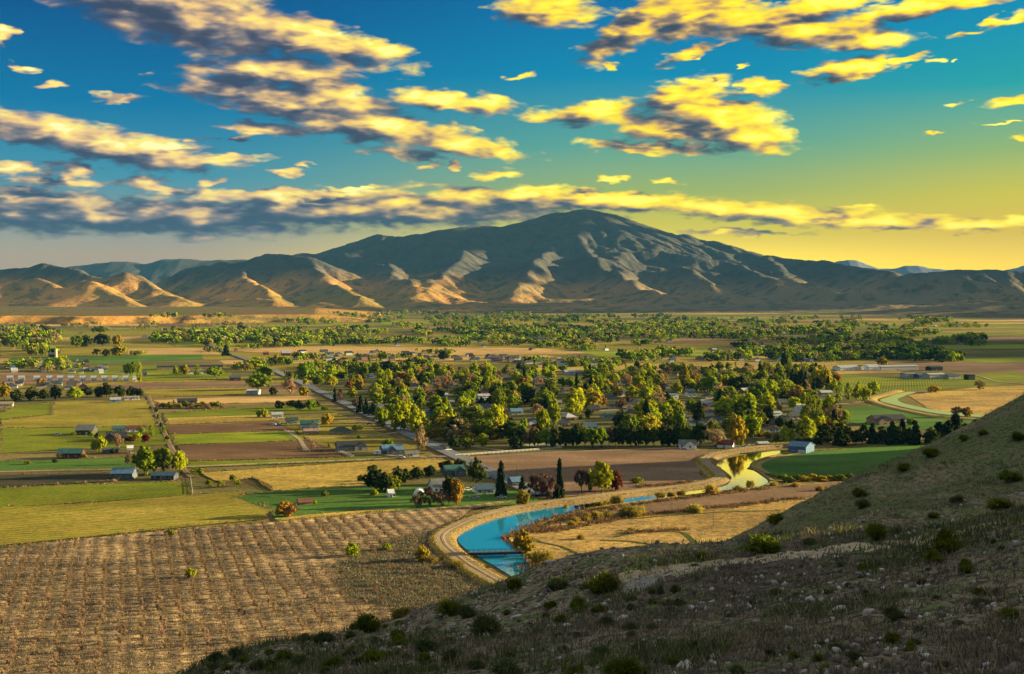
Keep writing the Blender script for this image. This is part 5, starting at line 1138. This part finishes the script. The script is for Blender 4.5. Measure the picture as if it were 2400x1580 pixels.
HS = [
 ('house','house',916,1066,48,11,3.4,3.0,'slate','skyblue','house with a bright blue metal roof beside the straight road',dict(wing=(-.1,7,4),garage=0)),
 ('garage','garage',963,1073,32,7,2.8,1.6,'cream','grey','cream garage with a grey roof in front of the blue roofed house',dict(garage=4,win=1)),
 ('house','house',818,1058,64,12,3.4,3.2,'grey','charcoal','wide dark house with a black roof left of the blue roofed house',dict(wing=(.33,9,4),garage=5)),
 ('house','house',722,1008,40,11,4.6,3.0,'pale','teal','pale two storey house with a dark teal gable roof',dict(wing=(.28,8,3),rot=8)),
 ('house','house',682,995,26,9,3.4,2.2,'pale','green','small pale house with a dark green roof, left of the teal roofed house',dict()),
 ('house','house',797,1020,48,11,3.2,2.6,'tan','green','tan house with a long dark green roof near the straight road',dict(hip=True)),
 ('house','house',726,1019,34,9,2.9,1.4,'pinkish','pinkish','pinkish low house in front of the teal roofed house',dict()),
 ('house','house',647,980,26,9,3.2,1.6,'white','silver','white house with a silver roof among yellow bushes',dict()),
 ('house','house',436,946,44,9,2.8,2.0,'dark','charcoal','low dark ranch house behind the olive hedge bushes',dict()),
 ('barn','barn',196,1021,40,14,4.2,3.6,'dark','grey','dark grey barn with white double doors in the left pastures',dict(rot=4,garage=5,win=0)),
 ('house','house',268,1034,46,11,3.0,3.4,'brown','charcoal','brown farmhouse with a steep dark roof behind lime trees',dict(wing=(-.3,8,4))),
 ('shed','shed',274,1014,28,8,3.4,1.8,'pale','teal','shed with a pale teal roof behind the brown farmhouse',dict(win=1)),
 ('barn','barn',312,1013,44,9,3.0,1.8,'white','red','long white stable with a dark red roof',dict(win=3)),
 ('barn','barn',161,1075,56,10,3.6,2.6,'red','teal','long red barn under a dark teal roof',dict(win=2,rot=6)),
 ('shed','shed',255,1063,36,7,2.6,1.0,'slate','slate','low slate shed below the twin lime trees',dict(win=2)),
 ('house','house',302,1063,14,6,3.6,1.6,'cream','white','small cream sunlit cottage near the tan bare tree',dict(win=1)),
 ('barn','barn',284,1124,50,12,3.6,2.6,'slate','skyblue','large blue metal barn left of the big green trees',dict(win=2,rot=2)),
 ('stable','stable',381,1126,54,10,2.8,1.5,'dark','blue','long low stable with a blue roof and three skylights',dict(rot=-2,win=3)),
 ('shed','shed',592,925,28,10,4.2,1.2,'pale','white','tall white metal shed under the large green tree',dict(rot=-6,win=0,garage=0)),
 ('barn','barn',549,893,24,10,4.0,2.0,'red','blue','small dark red barn with a blue-grey roof',dict(win=1)),
 ('shed','shed',268,944,24,8,3.2,2.0,'skyblue','silver','light blue gabled shed below the dark round trees',dict(win=0)),
 ('house','house',306,938,34,9,2.8,1.2,'white','tan','long cream roofed house below the dark round trees',dict(win=4)),
 ('house','house',10,955,30,11,3.4,1.8,'cream','tan','sunlit cream house at the left edge of the picture',dict(win=3)),
 ('house','house',1614,1052,40,11,3.2,2.6,'white','grey','white farmhouse with two gables beside the ploughed field',dict(wing=(.15,8,4),rot=-8)),
 ('barn','barn',1704,1051,36,12,2.6,2.8,'white','red','bright red roofed barn under the tan bare tree',dict(win=0,rot=-14)),
 ('shed','shed',1788,1048,26,8,2.6,1.0,'grey','silver','low grey shed right of the red roofed barn',dict(win=1)),
 ('barn','barn',1884,1064,44,16,5.0,2.6,'blue','skyblue','blue metal barn standing beside the canal bend',dict(rot=-34,garage=5,win=1)),
 ('house','house',2085,995,82,16,4.2,3.4,'pinkish','charcoal','large dark roofed house behind the pointed conifers',dict(wing=(-.32,13,6),garage=6,hip=False,win=5)),
 ('barn','barn',1988,869,52,22,4.4,3.0,'white','silver','white riding hall with a silver roof at the farm road',dict(win=2,garage=8)),
 ('barn','barn',2105,868,102,20,5.5,1.4,'pale','silver','very long pale shed with a low silver roof',dict(win=0)),
 ('barn','barn',2046,869,30,20,5.2,3.6,'white','silver','white gabled hall joined to the left end of the long shed',dict(win=1)),
 ('barn','barn',2133,886,30,14,5.0,1.6,'pale','grey','pale curved roof shed at the left end of the farmyard',dict(win=0)),
 ('barn','barn',2163,887,28,14,4.0,2.0,'blue','blue','open blue shed in the middle of the farmyard',dict(win=0)),
 ('barn','barn',2194,889,44,16,6.2,1.4,'pale','pale','tall pale barn with a wide front in the farmyard',dict(win=3)),
 ('barn','barn',2234,889,32,14,4.4,2.2,'pale','slate','slate roofed shed at the right of the farmyard',dict(win=0)),
 ('barn','barn',2275,891,18,10,6.4,.5,'charcoal','charcoal','dark square shed standing alone right of the farmyard',dict(win=0,flat=True,door=False)),
 ('barn','barn',2193,869,32,14,4.8,1.8,'charcoal','charcoal','black roofed barn behind the farmyard',dict(win=1)),
 ('house','house',1936,927,30,10,3.2,2.0,'grey','silver','grey roofed house right of the dark evergreens',dict()),
 ('shed','shed',1818,980,26,9,4.4,1.4,'white','silver','white two storey shed in front of the lime poplars',dict(win=2)),
 ('house','house',1036,1155,56,13,3.6,3.4,'white','grey','large white house with grey gables behind leafless brown trees',dict(wing=(.15,9,5),garage=4)),
 ('shed','shed',914,1168,14,6,2.8,1.6,'white','white','tiny white shed beside the dark round evergreens',dict(win=1)),
 ('house','house',1062,1116,46,11,3.2,2.8,'slate','teal','teal roofed house sunk among the dark garden trees',dict(wing=(.2,7,3))),
 ('house','house',1133,1160,44,11,3.0,2.0,'pale','blue','blue roofed house left of the tall dark conifer',dict()),
 ('house','house',1207,1142,26,10,3.0,2.2,'slate','skyblue','light blue roofed house beside the road end',dict()),
 ('shed','shed',712,1186,32,8,1.9,1.3,'tan','rust','open rust roofed livestock shelter on the green lawn',dict(win=0,door=False)),
 ('house','house',1132,938,28,10,4.4,1.8,'white','silver','bright white two storey house in the middle of the town',dict()),
 ('shed','shed',1040,932,16,8,3.0,1.6,'white','silver','small white shed at the end of the town street',dict(win=1)),
 ('house','house',1124,962,40,12,3.4,2.6,'slate','charcoal','dark roofed house with a white gable end in the town',dict(wing=(-.35,7,3))),
 ('house','house',1574,936,28,11,4.6,1.0,'white','skyblue','white house with a pale blue roof right of centre',dict()),
 ('house','house',1620,930,20,9,4.0,2.0,'white','teal','small white house with teal trim among town trees',dict()),
 ('house','house',1426,934,34,12,2.8,2.0,'grey','slate','slate roofed house right of the golden tree',dict(hip=True)),
 ('house','house',1442,958,34,11,2.8,1.8,'cream','charcoal','cream walled house with a dark roof near the red conifer',dict()),
 ('house','house',1426,981,30,10,2.8,1.8,'pale','teal','teal roofed bungalow beside the dark round bush',dict(hip=True)),
 ('house','house',1334,878,26,14,3.6,2.4,'silver','silver','silver roofed hall in front of the golden stubble',dict(win=1)),
 ('house','house',1312,950,20,9,2.8,2.0,'grey','grey','small grey roofed house left of the big lime tree',dict()),
 ('house','house',1209,972,28,10,3.0,2.2,'pale','skyblue','pale house with a light blue roof at the town centre',dict()),
 ('house','house',876,962,40,11,3.0,2.4,'brick','silver','brick house with a silver roof beside the straight road',dict(wing=(-.2,7,3))),
 ('house','house',992,978,36,10,4.2,1.6,'skyblue','blue','two storey blue house behind the large yellow-green tree',dict()),
 ('school','school',440,866,150,26,4.5,.6,'tan','charcoal','very long low dark roofed school beyond the pastures',dict(win=9,flat=True)),
 ('school','school',470,877,70,14,3.6,.5,'white','slate','white front wing of the long school',dict(win=6,flat=True)),
 ('barn','barn',668,834,20,14,5.0,5.0,'red','silver','red barn with a steep silver roof left of the new houses',dict(win=0)),
 ('shed','shed',622,832,12,10,3.4,2.4,'red','rust','small red shed left of the steep roofed barn',dict(win=0)),
 ('barn','barn',120,838,18,14,4.6,4.0,'dark','slate','dark barn standing beside the pale silo',dict(win=0)),
 ('shed','shed',336,880,12,8,6.0,.4,'grey','grey','grey block shed right of the columnar poplar',dict(win=0,flat=True)),
]
for n, c, px, py, w, d, H, rise, wall, roof, lab, kw in HS: house(n, c, px, py, w, d, H, rise, wall, roof, lab, **kw)
def skylights():
    for i, x in enumerate((-4.5, -.5, 3.5)):
        pass
ROWH = [19, 46, 82, 112, 137, 163, 190, 216, 241, 266, 291, 311]
ORD = ['first', 'second', 'third', 'fourth', 'fifth', 'sixth', 'seventh', 'eighth', 'ninth', 'tenth', 'eleventh', 'last']
for i, x in enumerate(ROWH):
    o = house('mobile_home', 'mobile home', x, 894, 13 if i < 11 else 8, 13, 4.8, 2.0, 'white', 'silver', '%s white mobile home from the left in the long row beside the poplar' % ORD[i], rot=20, win=2, group='white mobile homes in one long row')
def random_houses():
    ph = HPH
    for x, y, w, zone in ph:
        roof = rr_.choice(['charcoal', 'charcoal', 'slate', 'slate', 'grey', 'silver', 'brown', 'blue'] if zone != 'new' else ['charcoal', 'charcoal', 'slate', 'slate', 'brown'])
        wall = rr_.choice(['white', 'cream', 'tan', 'pale', 'grey', 'cream', 'white', 'brick'])
        big = w > 13; w = min(w, 30)
        o = house('house', 'house', x, y, w, rr_.choice([9, 11, 13]), rr_.choice([2.9, 3.2, 4.8]) if zone == 'new' else 3.0, rr_.choice([2.0, 2.8, 3.4]), wall, roof, None, rot=17 + rr_.choice([0, 90, 0, 90, 12]), hip=rr_.random() < .3, parts=(zone == 'town' and w > 15), win=2, garage=0)
        o['_z'] = zone
random_houses()
def silo():
    p = P(131, 838, 0); m = MB(); m.tube((0, 0, 0), (0, 0, 14), 2.4, 2.4, 20); o = bpy.data.objects.new('silo', None); C.objects.link(o); o.location = p; tag(o, 'tall pale cream silo beside the dark barn', 'silo')
    link('tank', m.mesh('tank', [wallm('cream')]), o); c = MB(); c.tube((0, 0, 14), (0, 0, 15.6), 2.5, .3, 20); link('cap', c.mesh('cap', [roofm('silver')]), o)
silo()
def greenhouse():   # white half-round hoop house behind the brown trees
    p = P(983, 1160, 0); m = MB(); n = 12; L = 9
    for j in (0, 1):
        for i in range(n + 1): a = math.pi * i / n; m.v.append((math.cos(a) * 3.2, -L / 2 + j * L, math.sin(a) * 3.4))
    for i in range(n): m.f.append([i, i + 1, n + 2 + i, n + 1 + i]); m.mi.append(0)
    m.f += [list(range(n + 1)), list(range(n + 1, 2 * n + 2))[::-1]]; m.mi += [0, 0]
    o = bpy.data.objects.new('hoop_house', None); C.objects.link(o); o.location = p; tag(o, 'white half round hoop house left of the large white house', 'greenhouse')
    link('cover', m.mesh('cover', [wallm('white')]), o); e = MB(); e.box(-.8, .8, -L / 2 - .1, -L / 2 + .02, 0, 2.1); link('door', e.mesh('door', [DOORM]), o)
greenhouse()
# ------------------------------------------------------------------ bridge over the canal
def bridge():
    a = P(1105, 1295, 1.9); b = P(1218, 1292, 1.9); L = (b - a).length; o = bpy.data.objects.new('footbridge', None); C.objects.link(o); o.location = a; o.rotation_euler = (0, 0, math.atan2(b.y - a.y, b.x - a.x))
    tag(o, 'narrow dark steel footbridge spanning the canal', 'bridge'); st = mat('bridge_steel', (0.035, 0.037, 0.042), .6, .2, 2); cn = mat('bridge_deck', (0.40, 0.38, 0.35), .8, .2, 2)
    m = MB(); m.box(-1.5, L + 1, -1.1, 1.1, 0, .22); link('deck', m.mesh('deck', [cn]), o)
    for s in (-1, 1):
        g = MB(); g.box(-1.5, L + 1, s * 1.12 - .08, s * 1.12 + .08, -1.0, -.01); link('girder', g.mesh('girder', [st]), o)
        r = MB(); r.box(-1.5, L + 1, s * 1.05 - .05, s * 1.05 + .05, 1.05, 1.15)
        for i in range(11): x = -1.4 + (L + 2.3) * i / 10; r.box(x - .05, x + .05, s * 1.05 - .05, s * 1.05 + .05, .22, 1.05)
        link('railing', r.mesh('railing', [st]), o)
    for t_ in (.3, .7): pr = MB(); pr.box(L * t_ - .25, L * t_ + .25, -1, 1, -2.4, -.76); link('pier', pr.mesh('pier', [cn]), o)
bridge()
def weir():
    a = P(1035, 1304, .6); o = bpy.data.objects.new('pipe', None); C.objects.link(o); o.location = a; tag(o, 'pale pipe end poking out left of the canal road', 'pipe')
    m = MB(); m.tube((-3.2, 0, 0), (1.5, 0, .2), .25, .25, 10); link('tube', m.mesh('tube', [wallm('silver')]), o); m = MB(); m.box(-3.6, -3.1, -.6, .6, -.7, .5); link('headwall', m.mesh('headwall', [wallm('pale')]), o)
weir()
# ------------------------------------------------------------------ utility poles, fences, vehicles
WOODM = mat('pole_wood', (0.16, 0.11, 0.07), .9, .3, 3)
pm = MB(); pm.tube((0, 0, -.3), (0, 0, 11), .2, .13, 8); POLE = pm.mesh('pole', [WOODM]); pm = MB(); pm.box(-1.3, 1.3, -.08, .08, 10.1, 10.3)
for x in (-1.15, -.5, .5, 1.15): pm.tube((x, 0, 10.3), (x, 0, 10.55), .06, .05, 6)
ARM = pm.mesh('crossarm', [WOODM])
for px, py, hp, lab in [(1672,1236,42,'utility pole right of the pale willow in the dry grass'),(1575,1203,40,'utility pole beside the ploughed strip above the dry grass'),(1551,1250,28,'utility pole above the curved green track'),(1577,1206,30,None),(1455,1178,22,'short utility pole at the canal edge'),(1445,1060,18,'thin pole in the middle of the ploughed field'),(1211,1125,38,'utility pole beside the light blue roofed house'),(1092,1260,24,'pole on the bank of the canal bend'),(1004,1036,20,'pole at the side of the straight road')]:
    if lab is None: continue
    p = P(px, py, .2); s = hp * p.y / F_ / 11; o = bpy.data.objects.new('utility_pole', None); C.objects.link(o); o.location = p; o.scale = (s, s, s); tag(o, lab, 'utility pole', 'utility poles')
    link('pole', POLE, o); link('crossarm', ARM, o).rotation_euler = (0, 0, .4)
def fence(a, b, mt, lab, H=1.3, gap=3.2, rails=3):
    A = P(*a, .15); B = P(*b, .15); L = (B - A).length; o = bpy.data.objects.new('fence', None); C.objects.link(o); o.location = A; o.rotation_euler = (0, 0, math.atan2(B.y - A.y, B.x - A.x)); tag(o, lab, 'fence')
    n = min(90, max(2, int(L / gap))); m = MB(); m.box(-.1, .1, -.1, .1, -.2, H + .1); pmh = m.mesh('post', [mt])
    for i in range(n + 1): link('post', pmh, o, (L * i / n, 0, 0))
    m = MB()
    for k in range(rails): z = H * (k + 1) / rails; m.box(0, L, -.13, -.10, z - .11, z + .05)
    link('rails', m.mesh('rails', [mt]), o)
WH = mat('white_vinyl', (0.66, 0.68, 0.70), .5); DK = mat('fence_wood', (0.12, .09, .06), .9)
for a, b, mt, lab in [((1068,1069),(1235,1057),WH,'white rail fence along the top of the ploughed field'),((1228,1046),(1282,1043),WH,'upper white rail of the small paddock by the windbreak'),((1282,1043),(1316,1051),WH,'slanted white rail closing the small paddock'),((1235,1057),(1316,1051),WH,'lower white rail of the small paddock'),((666,1010),(702,1033),WH,'white fence left of the curved gravel drive'),((714,1048),(726,1060),WH,'short white fence below the black roofed house lawn'),((792,1057),(828,1070),WH,'white fence slanting below the dark house'),
    ((1640,905),(1560,908),DK,'wooden fence beside a town garden'),((447,1122),(452,1160),WH,'pale fence at the corner of the left green pasture'),((590,1120),(640,1146),DK,'wooden fence cutting the golden stubble field'),((2010,1031),(2110,1027),WH,'white fence under the pointed conifers'),((1750,1040),(1900,1031),DK,'dark wooden fence above the canal road')]: fence(a, b, mt, lab)
def car_parts():
    body = MB(); body.v = []
    prof = [(-2.2,.35),(-2.25,.75),(-1.5,.95),(1.4,.95),(2.2,.8),(2.25,.35)]
    for y in (-.88, .88): body.v += [(x, y, z) for x, z in prof]
    n = len(prof); body.f = [list(range(n))[::1], list(range(n, 2 * n))[::-1]] + [[i, n + i, n + (i + 1) % n, (i + 1) % n] for i in range(n)]; body.mi = [0] * len(body.f)
    cab = MB(); pf = [(-1.6,.95),(-1.1,1.5),(.5,1.5),(1.2,.95)]
    for y in (-.78, .78): cab.v += [(x, y * (1 if z < 1 else .88), z) for x, z in pf]
    cab.f = [[0,1,2,3],[7,6,5,4]] + [[i, 4 + i, 4 + (i + 1) % 4, (i + 1) % 4] for i in range(4)]; cab.mi = [0] * 6
    roof = MB(); roof.box(-1.1, .5, -.69, .69, 1.5, 1.55)
    wh = MB(); wh.tube((0, -.12, 0), (0, .12, 0), .34, .34, 12)
    return body, cab, roof, wh
CB, CC, CR, CWm = car_parts(); tyre = mat('tyre', (.02, .02, .02), .8); cabm = CC.mesh('windows', [GLASS]); whm = CWm.mesh('wheel', [tyre]); CARB = {}
def car(px, py, col, lab, rot=0, s=1.0, z=.3):
    if col not in CARB: pm_ = mat('car_' + col, PAINT[col], .3, spec=.6); CARB[col] = (CB.mesh('body', [pm_]), CR.mesh('roof_panel', [pm_]))
    p = P(px, py, z); o = bpy.data.objects.new('parked_car', None); C.objects.link(o); o.location = p; o.rotation_euler = (0, 0, R(rot)); o.scale = (s, s, s); tag(o, lab, 'car', 'cars parked by the houses')
    link('body', CARB[col][0], o); link('windows', cabm, o); link('roof_panel', CARB[col][1], o)
    for x in (-1.4, 1.4):
        for y in (-.8, .8): link('wheel', whm, o, (x, y, .34))
for px, py, c, lab, r_ in [(1726,1051,'white','white car parked right of the red roofed barn',10),(1742,1050,'silver','silver car beside the white car near the red barn',-10),(1757,1049,'white','white car nearest the low grey shed',15),(1772,1048,'red','dark red car left of the low grey shed',0),(1604,1055,'silver','silver car in front of the white farmhouse',0),(940,1074,'white','white car beside the cream garage',0),(1098,1150,'white','white car in front of the blue roofed house',20),(1112,1168,'silver','silver car below the blue roofed house',0),(1150,1120,'skyblue','light blue car at the curve by the road',40),(1945,953,'white','white car on the lane behind the poplars',0),(1958,951,'charcoal','black car on the lane behind the poplars',20),(2068,1038,'white','white car under the pointed conifers',0),(136,1020,'white','white van-like car left of the dark grey barn',0),(655,998,'skyblue','light blue car in front of the white silver roofed house',0),(640,996,'white','white car left of the light blue car',0),(1035,1048,'silver','silver car on the roadside drive',30),(1050,1056,'white','white car at the edge of the roadside trees',30),(1176,1168,'silver','silver car under the tall dark conifer',0),(866,995,'charcoal','dark car at the end of a field driveway',0),(1090,978,'white','white car on the town street near the green trees',0),(1330,1000,'red','red car under the town trees',0)]: car(px, py, c, lab, r_, 1.15)
def camper():
    p = P(884, 1066, .3); o = bpy.data.objects.new('camper_trailer', None); C.objects.link(o); o.location = p; tag(o, 'white camper trailer left of the blue roofed house', 'camper'); m = MB(); m.box(-2.6, 2.6, -1.1, 1.1, .5, 2.9); link('body', m.mesh('body', [wallm('white')]), o)
    link('window', unit('window', 1.5, .8), o, (.3, -1.12, 1.5)); link('wheel', whm, o, (-.4, -1.05, .34)); link('wheel', whm, o, (.5, -1.05, .34))
camper()
def mast():
    for i, (x, D, h) in enumerate([(1366, 13, 40), (1372, 13, 26)]):
        b = PD(x, 492, D * 1000); m = MB(); m.tube((0, 0, -30), (0, 0, h), 1.6, .8, 5); tag(link('radio_mast', m.mesh('radio_mast', [mat('mast_grey', (.2, .2, .2))]), None, b), ['tall thin radio mast on the summit of the butte', 'shorter radio mast on the summit of the butte'][i], 'mast')
mast()
# hillside settlement low on the right slope
# ------------------------------------------------------------------ labels of plants and fill houses
LM = [(916,1062,'the blue roofed roadside house'),(818,1055,'the wide black roofed house'),(722,1005,'the teal gabled house'),(1614,1050,'the white two gabled farmhouse'),(1704,1048,'the red roofed barn'),(1884,1060,'the blue canal barn'),(2085,990,'the large dark roofed house'),
 (2140,880,'the farmyard sheds'),(1988,866,'the white riding hall'),(1036,1150,'the large white house'),(1162,1150,'the road end'),(1160,1296,'the canal footbridge'),(712,1183,'the rust roofed shelter'),(1132,935,'the bright white town house'),(1574,932,'the pale blue roofed house'),(1426,930,'the slate roofed house'),
 (1380,955,'the golden tree'),(876,960,'the brick roadside house'),(992,975,'the two storey blue house'),(440,862,'the long school'),(160,890,'the mobile home row'),(327,890,'the columnar poplar'),(196,1018,'the dark grey barn'),(268,1030,'the brown farmhouse'),(161,1073,'the long red barn'),(284,1120,'the blue metal barn'),
 (592,922,'the tall white shed'),(549,890,'the small dark red barn'),(420,950,'the olive hedge'),(1426,978,'the teal roofed bungalow'),(1818,976,'the white two storey shed'),(1936,924,'the grey roofed house'),(740,925,'the top of the straight road'),(870,976,'the middle of the straight road'),(1030,1052,'the lower straight road'),
 (1500,1050,'the ploughed field'),(1740,1100,'the upper canal bend'),(1450,1175,'the narrow canal stretch'),(2080,935,'the far canal loop'),(125,836,'the pale silo'),(668,830,'the steep roofed red barn'),(1334,874,'the silver roofed hall'),(1700,905,'the orange tree group'),(1250,905,'the tan bare trees'),(1875,900,'the dark evergreen clump'),
 (1800,840,'the tall dark roadside tree'),(700,990,'the curved gravel drive'),(380,1105,'the big green left trees'),(1640,1000,'the tall town windbreak'),(2300,840,'the right far groves')]
def phrase(px, py, exclude=None):
    b = min(LM, key=lambda q: (q[0] - px) ** 2 + ((q[1] - py) * 2.2) ** 2); dx = px - b[0]; dy = (py - b[1]) * 2.2
    if abs(dx) < 9 and abs(dy) < 9: rel = 'right beside'
    elif abs(dx) >= abs(dy): rel = ('just ' if abs(dx) < 40 else 'well ' if abs(dx) > 90 else '') + ('right of' if dx > 0 else 'left of')
    else: rel = ('close ' if abs(dy) < 40 else 'some way ') + ('in front of' if dy > 0 else 'behind')
    return rel + ' ' + b[2]
def hill_phrase(px, py):
    zx = 'far left' if px < 800 else 'left' if px < 1100 else 'centre left' if px < 1400 else 'centre' if px < 1700 else 'centre right' if px < 2000 else 'right' if px < 2250 else 'far right'
    far = px > 1640 and py < 1290 - (px - 1640) * .09
    zy = 'far shaded ridge' if far else 'upper near slope' if py < 1400 else 'middle near slope' if py < 1510 else 'lowest near slope'
    return 'on the ' + zy + ', ' + zx
def trim(lb):
    for cut in ('well ', 'just ', 'some way ', 'close ', 'mid-sized ', ' roadside', ' leafy', ' rounded', 'the ', ' in new estate,', ' on far valley floor,', ' in left settlement,', ' budding', ' with a', 'large ', ' evergreen'):
        if len(lb.split()) <= 16: break
        lb = lb.replace(cut, ' ' if cut == ' with a' else '').replace('  ', ' ')
    return lb
def relabel():
    groups = {}
    for o, k, px, py, w, h in PLANTS:
        if k == 'rock': base = ('large ' if w > 22 else 'small ' if w < 9 else '') + 'pale ' + ('flat ' if h < w * .55 else 'blocky ') + 'rock ' + hill_phrase(px, py); grp = 'pale rocks on the foreground slope'
        elif k.startswith('hb_'): base = ('big ' if w > 55 else 'small ' if w < 32 else 'mid-sized ') + LEAF[k[3:]][2] + ' bush ' + hill_phrase(px, py); grp = 'bushes on the foreground slope'
        else:
            shp = 'tall ' if h > w * 1.45 else 'low wide ' if w > h * 1.35 else ''
            siz = 'large ' if max(w, h) > 44 else 'small ' if max(w, h) < 18 else ''
            nn = {'tree': 'tree', 'poplar': 'poplar', 'conifer': 'conifer', 'shrub': 'shrub', 'bush': 'bush'}[LEAF[k][4]]
            base = (siz + shp if k not in ('poplar',) else siz) + LEAF[k][2] + ' ' + nn + ' ' + phrase(px, py); grp = 'trees around the town and farms'
        groups.setdefault(base, []).append((o, px, py, grp))
    for o, px, py, w, wall, roof, cat in BLD:
        if o.get('label'): continue
        z = o.get('_z'); base = wall + ' ' + roof + ' roofed house ' + ({'new': 'in new estate, ', 'far': 'on far valley floor, ', 'left': 'in left settlement, ', 'town': ''}[z]) + phrase(px, py)
        groups.setdefault(base, []).append((o, px, py, 'houses across the valley'))
    for o, *_ in BLD:
        if '_z' in o.keys(): del o['_z']
    for base, L in groups.items():
        if len(L) == 1: L[0][0]['label'] = trim(base); L[0][0]['group'] = L[0][3]; continue
        L.sort(key=lambda q: q[1])
        if len(L) <= 19:
            names = {2: ['left one of two', 'right one of two'], 3: ['leftmost of three', 'middle of three', 'rightmost of three']}.get(len(L)) or [ordw(i) + ' from left of ' + ['four', 'five', 'six', 'seven', 'eight', 'nine', 'ten', 'eleven', 'twelve', 'thirteen', 'fourteen', 'fifteen', 'sixteen', 'seventeen', 'eighteen', 'nineteen'][len(L) - 4] for i in range(len(L))]
            for (o, px, py, grp), nm in zip(L, names):
                lb = trim(base + ', ' + nm)
                o['label'] = lb; o['group'] = grp
        else:
            for o, px, py, grp in L: o['label'] = base; o['group'] = base[:60]
relabel()
# ------------------------------------------------------------------ unseen clouds added towards the sun, beyond the right edge, to shade butte and valley
def shade_clouds():
    cm_ = mat_leaf('shade_cloud', (0.8, 0.8, 0.8), (0.75, 0.75, 0.75), .4, 0)
    st = np.random.RandomState(12)
    for (x, y, z, rx, ry, n) in [(14700, 11900, 2700, 1600, 1400, 27), (10700, 14900, 2700, 1100, 800, 20), (14900, 5700, 2650, 700, 1000, 34), (12400, 13000, 2700, 500, 600, 16), (16500, 10300, 2600, 1300, 1300, 30), (8300,12300,2650,700,500,18)]:
        a = st.uniform(0, 6.28, n); r = st.uniform(0, 1, n) ** .55
        c = np.stack([np.cos(a) * r * rx, np.sin(a) * r * ry, st.uniform(-60, 60, n)], 1); v, f = lumps(st, c, st.uniform(.13, .26, n) * min(rx, ry), 0, .10)
        v[:, 2] *= .45
        o = link('cloud', mesh_np('cloud', v, f, [cm_], smooth=True), None, (x, y, z)); tag(o, 'unseen cloud bank added towards the low sun to cast shade', kind='structure')
shade_clouds()
# worn path along the crest of the near slope, and the bare chalky patch
def crest_path():
    m = MB(); pts = []
    for x in range(2460, 1440, -10):
        y = float(np.interp(x, [1440, 1560, 1700, 1800, 1900, 2150, 2400, 2500], [1356, 1338, 1316, 1303, 1294, 1266, 1218, 1204])); q = hill_hit(x, y + 3)
        k = 0
        while (q is None or q.y > 84) and k < 12: k += 1; q = hill_hit(x, y + 3 + 3 * k)
        if q is not None and q.y <= 84: pts.append((q.x, q.y))
    px_ = np.convolve(np.pad([p[1] for p in pts], 3, 'edge'), np.ones(7) / 7, 'valid'); pts = [(p[0], float(d)) for p, d in zip(pts, px_)]
    for i, (X, D) in enumerate(pts):
        wd = 1.7 + .9 * mnoise.noise(Vector((i * .13, 0, 0)))
        for k, o_ in enumerate((-wd, -wd * .4, wd * .4, wd)): m.v.append((X, D + o_, float(hill_z(X, D + o_)) + (.05 if k in (1, 2) else -.02)))
    for i in range(len(pts) - 1):
        for k in range(3): m.f.append((i * 4 + k, (i + 1) * 4 + k, (i + 1) * 4 + k + 1, i * 4 + k + 1)); m.mi.append(0)
    pmat = mat_ground('path_dust', [(0.62,0.52,0.36,1),(0.46,0.38,0.25,1)], .8, .4, 6)
    o = link('path', m.mesh('path', [pmat], True)); tag(o, 'pale trodden path along the crest of the near slope', kind='structure')
    # bare patch
    b = MB(); n = 20; c = []
    ring = [(1500,1352),(1540,1346),(1580,1340),(1560,1356),(1535,1370),(1505,1388),(1470,1398),(1450,1392),(1462,1372)]
    pr = [hill_hit(x, y) for x, y in ring]; pr = [p for p in pr if p is not None]
    if len(pr) > 5:
        cx = sum((p.x for p in pr)) / len(pr); cy = sum((p.y for p in pr)) / len(pr); R_ = 7; k = len(pr)
        for j in range(R_):
            for p in pr:
                f = j / (R_ - 1) * 1.0; X = cx + (p.x - cx) * f; Y = cy + (p.y - cy) * f; b.v.append((X, Y, float(hill_z(X, Y)) + .07 - .12 * (j == R_ - 1)))
        for j in range(R_ - 1):
            for i in range(k): b.f.append((j * k + i, j * k + (i + 1) % k, (j + 1) * k + (i + 1) % k, (j + 1) * k + i)); b.mi.append(0)
        tag(link('bare_soil', b.mesh('bare_soil', [mat_ground('chalk_soil', [(0.44,0.42,0.38,1),(0.34,0.32,0.28,1)], .8, .5, 5)], True)), 'pale bare chalky patch on the near slope crest', kind='structure')
crest_path()

def settle():
    seen = {}
    for o in list(C.objects):
        if o.parent is None and o.get('label') and not o.get('kind'): seen.setdefault(o['label'], []).append(o)
    for lb, L in seen.items():
        if 1 < len(L) < 6:
            L.sort(key=lambda o: o.location.y)
            for i, o in enumerate(L):
                w = ['nearest', 'second nearest', 'third nearest', 'fourth nearest', 'fifth nearest'][i] if i < len(L) - 1 else 'farthest'
                t_ = w + ' ' + lb; o['label'] = trim(t_)
settle()
